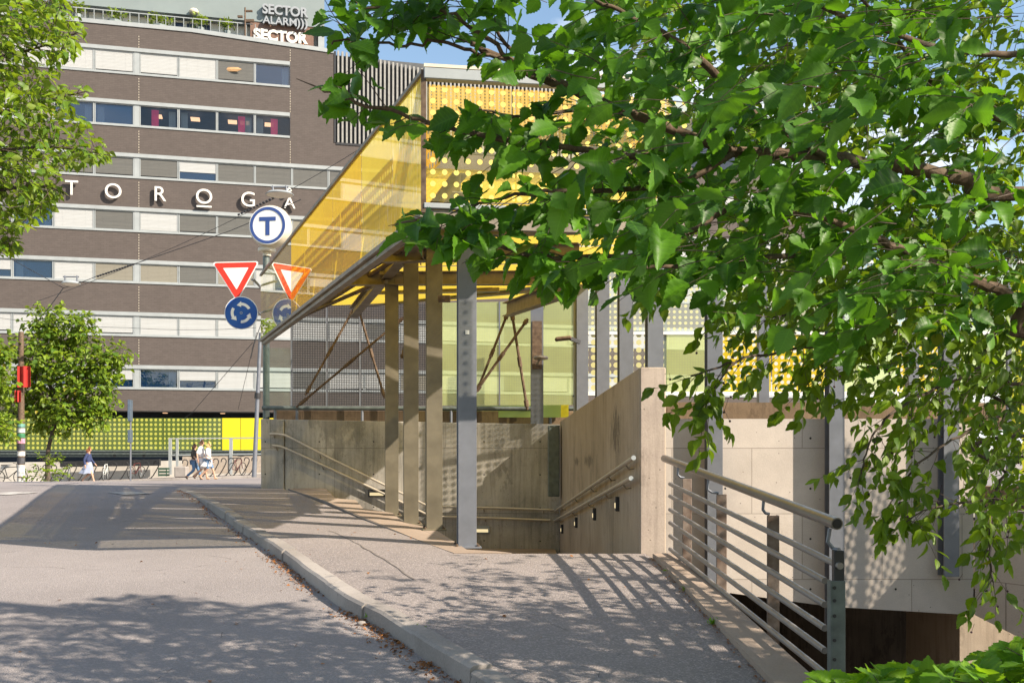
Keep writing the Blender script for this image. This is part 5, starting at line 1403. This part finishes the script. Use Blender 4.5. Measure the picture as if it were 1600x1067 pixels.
# ---- the elm at the right
elm=thing('elm_tree',(5.6,4.2,-1.5),'large leafy tree filling the upper right, its serrated dark green leaves reaching over the canopy','tree')
mb=MB(); tr=smooth_line([(5.6,4.2,-1.9),(5.5,4.2,-.4),(5.3,4.3,1.0),(5.2,4.2,2.4),(5.3,4.0,4.2),(5.2,3.6,6.5)],4); mb.tube(tr,[.30-.22*i/(len(tr)-1) for i in range(len(tr))],14); mb.build('trunk',M['bark'],elm,smooth=True)
limbs=[ # (pixel, pixel, distance) surveyed along each visible limb, then radius
 ([(5.3,4.3,1.3),(1640,300,4.4),(1513,281,4.1),(1400,262,4.0),(1270,245,3.9),(1150,237,3.8),(1060,205,3.7),(940,161,3.6),(855,122,3.5),(790,92,3.4),(735,68,3.35)],.034,.008),
 ([(1300,248,3.9),(1190,190,3.8),(1110,110,3.7),(1050,60,3.6),(1000,35,3.55),(930,0,3.5)],.020,.006),
 ([(1080,218,3.75),(1000,246,3.6),(900,232,3.5),(828,222,3.45),(720,206,3.4),(640,182,3.35),(560,160,3.3),(500,138,3.3)],.013,.004),
 ([(1150,240,3.8),(1060,285,3.65),(960,298,3.5),(882,298,3.4),(804,304,3.35),(740,320,3.3)],.012,.004),
 ([(1130,330,3.9),(1010,395,3.7),(930,400,3.6),(860,402,3.5),(790,388,3.4),(730,352,3.35),(690,338,3.3),(650,345,3.3)],.012,.004),
 ([(1290,395,4.1),(1180,405,3.9),(1100,412,3.8),(980,418,3.6),(900,412,3.5)],.012,.004),
 ([(5.3,4.3,.9),(1700,520,4.3),(1600,472,4.2),(1530,440,4.1),(1446,407,4.0),(1380,375,3.9),(1300,345,3.8),(1230,330,3.7)],.032,.008),
 ([(900,140,3.5),(830,120,3.4),(760,60,3.3),(700,20,3.25),(650,-20,3.2)],.010,.004),
 ([(1760,70,4.1),(1600,85,3.7),(1500,80,3.55),(1400,55,3.4),(1290,15,3.3),(1200,-40,3.2),(1050,-90,3.1)],.013,.005),
 ([(1750,230,4.9),(1600,200,4.6),(1480,150,4.6),(1400,60,4.5),(1330,-20,4.4)],.018,.006),
 ([(960,175,3.6),(880,175,3.5),(800,180,3.45),(730,165,3.4)],.008,.003),
 ([(820,110,3.45),(770,40,3.4),(740,-20,3.3)],.008,.003),
 ([(800,95,3.4),(735,80,3.35),(680,66,3.3),(620,70,3.3),(560,60,3.25),(518,68,3.2)],.007,.003),
 ([(760,-30,3.35),(680,-5,3.3),(610,12,3.25),(550,18,3.2)],.007,.003),
]
POLYA=[(505,-60),(492,50),(545,75),(550,100),(525,103),(448,117),(452,162),(476,160),(515,192),(545,212),(590,208),(640,222),(700,235),(700,262),(655,285),(665,300),(600,350),(610,385),(680,395),(740,425),(880,475),(960,470),(1000,480),(1080,470),(1160,530),(1290,565),(1400,600),(1500,600),(1640,640),(1640,-60)]
DENSE=[(800,-60),(860,60),(930,130),(985,215),(960,300),(1010,390),(1090,455),(1200,510),(1300,550),(1640,600),(1640,-60)]
def shadow_ok(p,m=0.0):
    # keep the crown's real shadow off the sunny middle of the road and pavement
    t=(p.z+1.1)/SUN.z; x=p.x-SUN.x*t; y=p.y-SUN.y*t
    return y < (8.6 if x<-1.6 else (7.75 if x>-.6 else 8.6-.85*(x+1.6)))+.30*math.sin(x*1.7)+.22*math.sin(x*4.1+1)-m
def inA(q):
    x,y=proj(q); return inside((x,y),POLYA) and not (660<x<835 and 118<y<165) and not (590<x<738 and 66<y<114) and shadow_ok(q)
leaves=[];tb=[]
for n_,(pts,r0,r1) in enumerate(limbs):
    P=[Vector(q) if abs(q[1])<30 and abs(q[0])<30 else W(*q) for q in pts]
    L=smooth_line(P,5); m=len(L)
    mb=MB(); mb.tube([p+rv(.004) for p in L],[r0+(r1-r0)*i/(m-1) for i in range(m)],9); mb.build('branch',M['bark'],elm,smooth=True)
    i=3
    thin = n_ in (2,3,4,5,7,10,11,12,13)
    while i<m-1:
        p=L[i]; d=(L[i+1]-L[i]).normalized(); x,y=proj(p)
        if inframe(p,60):
            for s in range(2 if n_!=0 else 1):
                lat=d.cross(UP).normalized()*random.choice((-1,1))
                dd=(d*.55+lat*random.uniform(.3,.9)+UP*random.uniform(-.55,.35))
                twig(p,dd,random.uniform(.14,.28),.090,.042,leaves,tb,r=.0021,droop=.55,up=.6,view=.15,ok=inA)
        i+=2
    d=(L[-1]-L[-2]).normalized()
    twig(L[-1],d,.16,.092,.036,leaves,tb,r=.003,droop=.5,up=.6,tipn=2,view=.15,ok=inA)
# inner crown in view
cnt=0
for k in range(6000):
    Y=random.uniform(2.6,6.2)
    x=random.uniform(820,1620); y=random.uniform(-50,590)
    if not inside((x,y),DENSE): continue
    b=W(x,y,Y)
    # thin the lower right where a second tree shows through
    if y>430 and random.random()<.6: continue
    if x<1010 and random.random()<.6: continue
    d=Vector((-.75,-.15+random.gauss(0,.5),random.uniform(-.45,.35)))
    e=b+d.normalized()*.3; xe,ye=proj(e)
    if not inside((xe,ye),POLYA): continue
    twig(b,d,random.uniform(.25,.45),.094,.055,leaves,tb,r=.0017,droop=.55,up=.65,ok=inA)
    cnt+=1
    if cnt>=370: break
build_leaves('foliage',leaves,LT_fine,M['leaf_elm'],elm)
# crown outside the frame, overhead and to the right: it throws the dappled shade
lv2=[]
cnt=0
while cnt<2900:
    b=Vector((random.uniform(-1.5,11),random.uniform(-3.5,6.8),random.uniform(1.6,7.5)))
    if b.length<1.6: continue
    e=b+Vector((-.25,0,-.1))
    if inframe(b,60) or inframe(e,60): continue
    if not shadow_ok(b,.15): continue
    if ((b.x-4.6)/6.2)**2+((b.y-2.2)/5.2)**2+((b.z-4.0)/3.6)**2>1: continue
    # clumps with gaps between them
    g=math.sin(b.x*2.1+b.z*1.3)+math.sin(b.y*2.4-b.z*1.1)+math.sin(b.x*1.1-b.y*1.7)
    if g<-.9: continue
    # gaps that let the sun in on the branches in view
    if random.random()<.72:
        hit=False
        for s_ in range(2,40):
            q=b-SUN*(s_*.22)
            if 2.0<q.y<5.4 and inframe(q,0) and inside(proj(q),POLYA): hit=True; break
        if hit: continue
    twig(b,rv(1)+Vector((-.4,0,-.1)),.45,.15,.08,lv2,tb if cnt%3==0 else None,r=.004,droop=.4,ok=shadow_ok); cnt+=1
build_leaves('foliage',lv2,LT_low,M['leaf_elm'],elm)
tubes_mesh('twigs',tb,M['bark2'],elm,kind='stuff',n=5)

# ---- smaller-leaved crab tree behind it
crab=thing('crab_apple_tree',(8.6,7.2,-1.5),'finer small-leaved tree at the right with dark berries and drooping twigs before the pale wall','tree')
mb=MB(); tr=smooth_line([(8.6,7.2,-2.0),(8.4,7.0,-.2),(8.0,6.8,1.2),(7.8,6.6,3.0)],4); mb.tube(tr,[.16-.10*i/(len(tr)-1) for i in range(len(tr))],12); mb.build('trunk',M['bark2'],crab,smooth=True)
POLYB=[(1045,545),(1060,600),(1110,640),(1180,625),(1240,600),(1290,640),(1330,640),(1325,760),(1345,800),(1365,770),(1375,720),(1392,790),(1412,795),(1418,730),(1440,680),(1500,680),(1510,740),(1470,775),(1405,812),(1420,830),(1500,795),(1530,800),(1545,870),(1555,930),(1575,870),(1640,850),(1640,300),(1200,300),(1120,440)]
lv=[];tb=[];ber=[]
cl_=[([(8.2,6.9,.6),(1640,480,6.2),(1540,490,5.8),(1440,510,5.5),(1330,530,5.2),(1240,545,5.0),(1150,565,4.9),(1080,590,4.8)],.016,.004),
 ([(8.2,6.9,.4),(1640,530,6.0),(1560,560,5.6),(1480,600,5.3),(1400,640,5.1),(1360,690,5.0),(1345,740,5.0)],.014,.003),
 ([(8.2,6.9,.2),(1650,600,5.8),(1580,640,5.5),(1500,680,5.2),(1440,720,5.0),(1400,770,4.95)],.013,.003),
 ([(8.2,6.9,0),(1640,680,5.6),(1570,740,5.4),(1550,800,5.3),(1545,860,5.2),(1552,910,5.2)],.012,.003),
 ([(1560,780,5.4),(1500,785,5.2),(1450,795,5.1),(1415,815,5.0)],.007,.003),
 ([(8.0,6.8,1.4),(1640,400,6.4),(1520,420,6.0),(1400,455,5.7),(1290,470,5.4),(1200,500,5.2)],.016,.004),
 ([(1330,530,5.2),(1300,570,5.1),(1260,605,5.0)],.006,.002),
 ([(1150,565,4.9),(1120,600,4.85),(1110,640,4.8)],.005,.002)]
for pts,r0,r1 in cl_:
    P=[Vector(q) if abs(q[1])<30 and abs(q[0])<30 else W(*q) for q in pts]
    L=smooth_line(P,6); m=len(L); mb=MB(); mb.tube([p+rv(.004) for p in L],[r0+(r1-r0)*i/(m-1) for i in range(m)],7); mb.build('branch',M['bark2'],crab,smooth=True)
    for i in range(4,m-1):
        p=L[i]; d=(L[i+1]-L[i]).normalized()
        if inframe(p,60):
            for s in range(1):
                dd=d*.6+rv(.45)-UP*random.uniform(0,.5); twig(p,dd,random.uniform(.14,.32),.078,.04,lv,tb,r=.002,droop=.6,up=.5,view=.3,spread=.6)
                if random.random()<.5: ber.append(p+rv(.10)-UP*.08)
    twig(L[-1],(L[-1]-L[-2]),.2,.08,.035,lv,tb,r=.002,droop=.8,up=.4,view=.4,tipn=2)
cnt=0
for k in range(9000):
    Y=random.uniform(4.6,7.6); x=random.uniform(1050,1640); y=random.uniform(320,900)
    if not inside((x,y),POLYB): continue
    dens=.30+.5*max(0,min(1,(x-1250)/300))
    if 640<y<860 and x<1530: dens*=.28
    if 480<y<620 and x<1250: dens*=.45
    if random.random()>dens: continue
    b=W(x,y,Y); d=Vector((-.5,-.2+random.gauss(0,.4),random.uniform(-.7,.2)))
    xe,ye=proj(b+d.normalized()*.25)
    if not inside((xe,ye),POLYB): continue
    twig(b,d,random.uniform(.2,.38),.075,.042,lv,tb,r=.002,droop=.7,up=.5,view=.25,ok=lambda q:inside(proj(q),POLYB),spread=.6)
    if random.random()<.35: ber.append(b+rv(.08)-UP*.1)
    cnt+=1
    if cnt>=400: break
# its higher, farther crown seen through the gaps of the elm
c2=0
for k in range(20000):
    Y=random.uniform(4.3,6.0); x=random.uniform(960,1660); y=random.uniform(-60,500)
    if not inside((x,y),DENSE): continue
    if random.random()>.35+.65*min(1,max(0,(x-1000)/350)): continue
    b=W(x,y,Y); t_=(b.z+1.1)/SUN.z
    if not shadow_ok(b): continue
    twig(b,rv(.6)+Vector((-.4,0,0)),random.uniform(.25,.4),.068,.042,lv,tb if k%2 else None,r=.0016,droop=.5,up=.6,view=.2,ok=shadow_ok); c2+=1
    if c2>=800: break
# the part of its crown beyond the right edge of the frame
while cnt<900:
    b=Vector((random.uniform(3.0,11),random.uniform(4.8,8.6),random.uniform(-.4,4.6)))
    if inframe(b,40) or ((b.x-7.6)/4)**2+((b.y-6.6)/2.4)**2+((b.z-2)/2.8)**2>1: continue
    t_=(b.z+1.0)/SUN.z
    if not shadow_ok(b,-2.2) : continue
    twig(b,rv(1),.4,.10,.06,lv,tb if cnt%3==0 else None,r=.003,droop=.4); cnt+=1
build_leaves('foliage',lv,LT_mid,M['leaf_crab'],crab)
tubes_mesh('twigs',tb,M['bark2'],crab,kind='stuff',n=4)
mb=MB()
for b in ber[:260]:
    mb.ball(b,.006,n=5); mb.tube([b,b+UP*.05+rv(.02)],.0012,3,cap=False)
o=mb.build('berries',paint('dark_berry',(.05,.012,.02),.3),crab,smooth=True); o['kind']='stuff'

# ---- shrub at the lower right
shr=thing('leafy_shrub',(1.7,3.7,-1.6),'bright green broad-leaved shrub in the bottom right corner below the railing','shrub')
lv=[];tb=[]
def shtop(x):
    pts=[(1255,1066),(1300,1058),(1380,1046),(1440,1050),(1500,1046),(1560,1015),(1620,1000),(1800,960)]
    for i in range(len(pts)-1):
        if pts[i][0]<=x<=pts[i+1][0]: f=(x-pts[i][0])/(pts[i+1][0]-pts[i][0]); return pts[i][1]+(pts[i+1][1]-pts[i][1])*f
    return 1200
for k in range(330):
    Y=random.uniform(2.9,4.3); x=random.uniform(1262,1760); y=shtop(x)+random.choice((random.uniform(8,30),random.uniform(10,200)))
    b=W(x,y,Y); twig(b-UP*.10,rv(.6)+UP*.5+Vector((-.3,0,0)),random.uniform(.12,.22),.115,.05,lv,tb,r=.003,droop=.3,up=.8,ok=lambda q:(lambda r:r[1]>shtop(r[0])-6)(proj(q)))
mb=MB()
for k in range(7):
    a=Vector((1.9+k*.25,3.5+.2*(k%3),-1.75)); b=W(1330+k*60,1085,3.5+.15*(k%3)); mb.tube(smooth_line([a,(a+b)/2+rv(.04),b],4),.010,6)
mb.build('stems',M['bark2'],shr,smooth=True)
build_leaves('foliage',lv,LT_fine,M['leaf_shrub'],shr); tubes_mesh('twigs',tb,M['bark2'],shr,kind='stuff',n=4)

# ---- the tree reaching in at the upper left
lt=thing('maple_tree',(-9.5,13,-1.1),'bright yellow-green tree reaching in from the upper left corner before the office windows','tree')
mb=MB(); tr=smooth_line([(-9.6,13.2,-1.3),(-9.4,13,1),(-9.2,13,3),(-9.3,12.8,6),(-9.0,12.6,8.5)],4); mb.tube(tr,[.24-.18*i/(len(tr)-1) for i in range(len(tr))],12); mb.build('trunk',M['bark2'],lt,smooth=True)
POLYL=[(-260,-80),(112,-80),(112,4),(133,43),(129,80),(108,98),(87,130),(142,136),(141,151),(110,163),(157,214),(180,239),(172,253),(96,270),(100,305),(72,350),(30,362),(36,398),(-10,402),(-260,430)]
lv=[];tb=[]
cl2=[([(-9.3,13,3.2),(-40,300,12.6),(60,290,12.2),(110,308,12.0)],.03,.006),([(-9.3,13,3.5),(-60,240,12.4),(80,230,12),(170,243,11.8)],.03,.006),([(-9.2,13,4.5),(-60,180,12.4),(60,160,12.0),(135,143,11.9)],.03,.006),([(-9.2,13,5),(-60,90,12.4),(40,80,12.2),(125,50,12)],.03,.006),([(-9.2,13,6),(-60,10,12.4),(40,-10,12.2),(110,5,12)],.03,.006),([(-9.3,13,2.6),(-60,380,12.6),(0,385,12.3),(28,397,12.2)],.02,.005)]
for pts,r0,r1 in cl2:
    P=[Vector(q) if abs(q[1])<30 and abs(q[0])<30 else W(*q) for q in pts]; L=smooth_line(P,7); m=len(L)
    mb=MB(); mb.tube(L,[r0+(r1-r0)*i/(m-1) for i in range(m)],7); mb.build('branch',M['bark2'],lt,smooth=True)
    for i in range(6,m):
        for s in range(4): twig(L[i],rv(.7)+(L[i]-L[i-1]).normalized()*.6,random.uniform(.25,.5),.125,.07,lv,tb,r=.004,droop=.4,up=.6,ok=lambda q:inside(proj(q),POLYL))
cnt=0
while cnt<900:
    Y=random.uniform(11,14.2); x=random.uniform(-230,170); y=random.uniform(-70,400)
    if not inside((x,y),POLYL): continue
    g=math.sin(x*.045+y*.03)+math.sin(y*.06-x*.02)+math.sin(Y*3)
    if g<-1.1: continue
    b=W(x,y,Y); d=Vector((.5+random.gauss(0,.5),random.gauss(0,.6),random.gauss(.1,.4))); xe,ye=proj(b+d.normalized()*.35)
    if not inside((xe,ye),POLYL): continue
    twig(b,d,random.uniform(.35,.6),.125,.075,lv,tb,r=.004,droop=.4,up=.6,ok=lambda q:inside(proj(q),POLYL)); cnt+=1
build_leaves('foliage',lv,LT_oval,M['leaf_left'],lt); tubes_mesh('twigs',tb,M['bark2'],lt,kind='stuff',n=4)

# ---- street trees across the road
def round_tree(name,label,px,base_y,Y,cx,cy,blobs,trunk_r,n,leaf,seedtw=.6):
    b=W(px,base_y,Y); b.z=H(b.x,Y); t=thing(name,b,label,'tree')
    c=W(cx,cy,Y); mb=MB(); tr=smooth_line([b-UP*.2,b+UP*1.5,b+(c-b)*.6,c+UP*.8],4); mb.tube(tr,[trunk_r*(1-.75*i/(len(tr)-1)) for i in range(len(tr))],10); mb.build('trunk',M['bark2'],t,smooth=True)
    lv=[];tb=[]; 
    for (bx,by,rr,dy,k) in blobs:
        bc=W(bx,by,Y+dy); rad=rr/F*Y
        L=smooth_line([b+(c-b)*random.uniform(.45,.8),(b+(c-b)*.7+bc)/2+rv(.15),bc],4); mb=MB(); mb.tube(L,[.07-.05*i/(len(L)-1) for i in range(len(L))],6); mb.build('limb',M['bark2'],t,smooth=True)
        for j in range(int(n*k*2.7)):
            dv=rv(1).normalized(); q=bc+Vector((dv.x,dv.y,dv.z*.85))*rad*random.uniform(.25,1.02)
            twig(q-dv*.3,dv+rv(.5),seedtw,leaf*1.25,.10,lv,tb if j%3==0 else None,r=.008,droop=.4,up=.6,spread=.9)
    build_leaves('foliage',lv,LT_low,M['leaf_street'],t); tubes_mesh('twigs',tb,M['bark2'],t,kind='stuff',n=3); return t
round_tree('street_tree','round bright green street tree before the dotted glass, beside the sticker post',75,742,50.3,90,600,
  [(95,520,52,0,1.0),(50,555,45,-.6,.8),(130,560,50,.4,1),(80,600,52,0,1),(150,610,40,0,.7),(35,615,40,.3,.7),(105,640,45,-.4,.9),(165,575,28,0,.45),(185,552,18,0,.2),(60,650,32,.2,.5),(128,510,25,0,.3),(150,648,28,0,.4),(70,500,24,0,.3)],.14,62,.22)
round_tree('street_tree','second green street tree cut off by the left edge, beyond the sticker post',-45,745,47.0,-35,610,
  [(-30,570,45,0,1),(-40,640,48,0,1),(-5,600,26,0,.5),(2,668,22,0,.35),(-5,545,20,0,.3)],.13,60,.22)
# roadside bush
b=W(75,750,49.0); t=thing('roadside_bush',(b.x,49,H(b.x,49)),'small loose green bush at the foot of the street tree','bush')
lv=[];tb=[]
for k in range(95):
    dv=rv(1).normalized(); q=W(76+random.gauss(0,4),737,49)+Vector((dv.x*.75,dv.y*.6,dv.z*.72))*random.uniform(.3,1)
    twig(q,dv+UP*.4,.4,.17,.1,lv,tb,r=.006,droop=.3)
build_leaves('foliage',lv,LT_low,M['leaf_street'],t); tubes_mesh('stems',tb,M['bark2'],t,kind='stuff',n=3)
# planters on the terrace
for i,(px,py,w,l) in enumerate(((122,12,.5,'tall potted plant at the left end of the roof terrace'),(180,23,1.0,'wide low planter box on the roof terrace'),(250,31,1.1,'wide leafy planter in the middle of the roof terrace'),(313,33,.5,'small potted plant before the blue terrace windows'),(355,38,.45,'small potted plant near the roof antenna'))):
    c=FP(fs_(px,-.9),fz(px,py,-.9),-.9); t=thing('potted_plant',Vector((c.x,c.y,25.1)),l,'plant'); lv=[]
    for k in range(38):
        q=c+FD*random.uniform(-w,w)*.5+UP*random.uniform(-.5,.0); twig(q,rv(.5)+UP,.4,.2,.12,lv,None,droop=.3)
    build_leaves('foliage',lv,LT_low,M['leaf_street'],t)
    mb=MB(); mb.lathe([(w*.35,25.1-c.z),(w*.5,-.45)],c,10); mb.build('pot',M['grey'],t)

# ---- weeds and litter along the kerb
def kpt(f,off):
    n=len(kout)-1; x=f*n; i=min(n-1,int(x)); g=x-i
    a=Vector(kout[i]);b=Vector(kout[i+1]); d=(b-a).normalized(); p=a+(b-a)*g+Vector((-d.y,d.x))*off
    return p
lv=[]
for k in range(1900):
    off=abs(random.gauss(0,.085))+.012; f=random.uniform(.16,.97); p=kpt(f,off)
    if math.sin(f*70)+math.sin(f*31+1)+random.gauss(0,.7)<-.9: continue
    z=roadh(p.x,p.y)+random.uniform(.003,.02); ax=Vector((random.gauss(0,1),random.gauss(0,1),random.gauss(0,.18))); lv.append((Vector((p.x,p.y,z)),ax,UP+rv(.35),random.uniform(.010,.038)))
for k in range(90):
    x,y=random.uniform(-6,1.3),random.uniform(4.5,13)
    lv.append((Vector((x,y,max(roadh(x,y),H(x,y) if inside((x,y),pave) else -9)+.008)),Vector((random.gauss(0,1),random.gauss(0,1),.05)),UP+rv(.3),random.uniform(.015,.04)))
for k in range(260):
    y=random.uniform(5.0,10.2); x=1.40+(10.2-y)*.0313-abs(random.gauss(0,.03)); lv.append((Vector((x,y,H(x,y)+.008)),Vector((random.gauss(0,1),random.gauss(0,1),.05)),UP+rv(.3),random.uniform(.008,.028)))
build_leaves('leaf_litter',lv,LT_low,M['dead'],None,kind='stuff')
wl=[(.36,'tiny weed sprouting farthest along the kerb gutter'),(.47,'small green weed at the kerb, among the dead leaves'),]
spots=[(430,861,.07,'small green weed at the kerb foot near the shaded road band'),(468,885,.05,'tiny weed tuft in the kerb joint just below the largest far weed'),(507,912,.06,'small weed against the kerb, midway along its bend'),(540,933,.07,'narrow weed growing from the gutter beside the kerb middle'),(566,952,.07,'bright weed in the gutter before the cracked kerb stone'),(585,968,.09,'bushy weed in the gutter close to the cracked kerb stone'),(655,1002,.13,'grassy green tuft in the joint between the two nearest kerb stones'),(700,1040,.07,'low weed among dead leaves at the bottom edge of the road')]
for px,py,s,l in spots:
    g=G(px,py,-KERB); t=thing('weed',g,l,'weed','weeds along the kerb'); lv=[]
    for k in range(34): lv.append((g+Vector((random.gauss(0,s*.35),random.gauss(0,s*.35),random.uniform(0,s*.5))),rv(.6)+UP*.8,UP*.5+rv(.5)+Vector((0,-.3,0)),s*random.uniform(.35,.75)))
    build_leaves('leaves',lv,LT_low,M['leaf_shrub'],t)
for px,py,l in ((1078,923,'small weed at the foot of the railing kerb'),(1058,895,'tiny weed in the pavement joint by the railing kerb near the wall end'),(1122,975,'smallest weed farther down the railing kerb')):
    g=G(px,py,0)+Vector((-.04,0,0)); t=thing('weed',g,l,'weed','weeds along the railing kerb'); lv=[]
    for k in range(22): lv.append((g+Vector((random.gauss(0,.02),random.gauss(0,.02),random.uniform(0,.02))),rv(.6)+UP*.7,UP+rv(.4),.045*random.uniform(.5,1)))
    build_leaves('leaves',lv,LT_low,M['leaf_shrub'],t)
g=G(565,976,-KERB); t=thing('stone',g,'small dark stone lying on the road near the kerb','stone'); mb=MB(); mb.ball(g+UP*.012,.03,1.3,1,.7,8); mb.build('stone',M['kerb'],t,smooth=True)
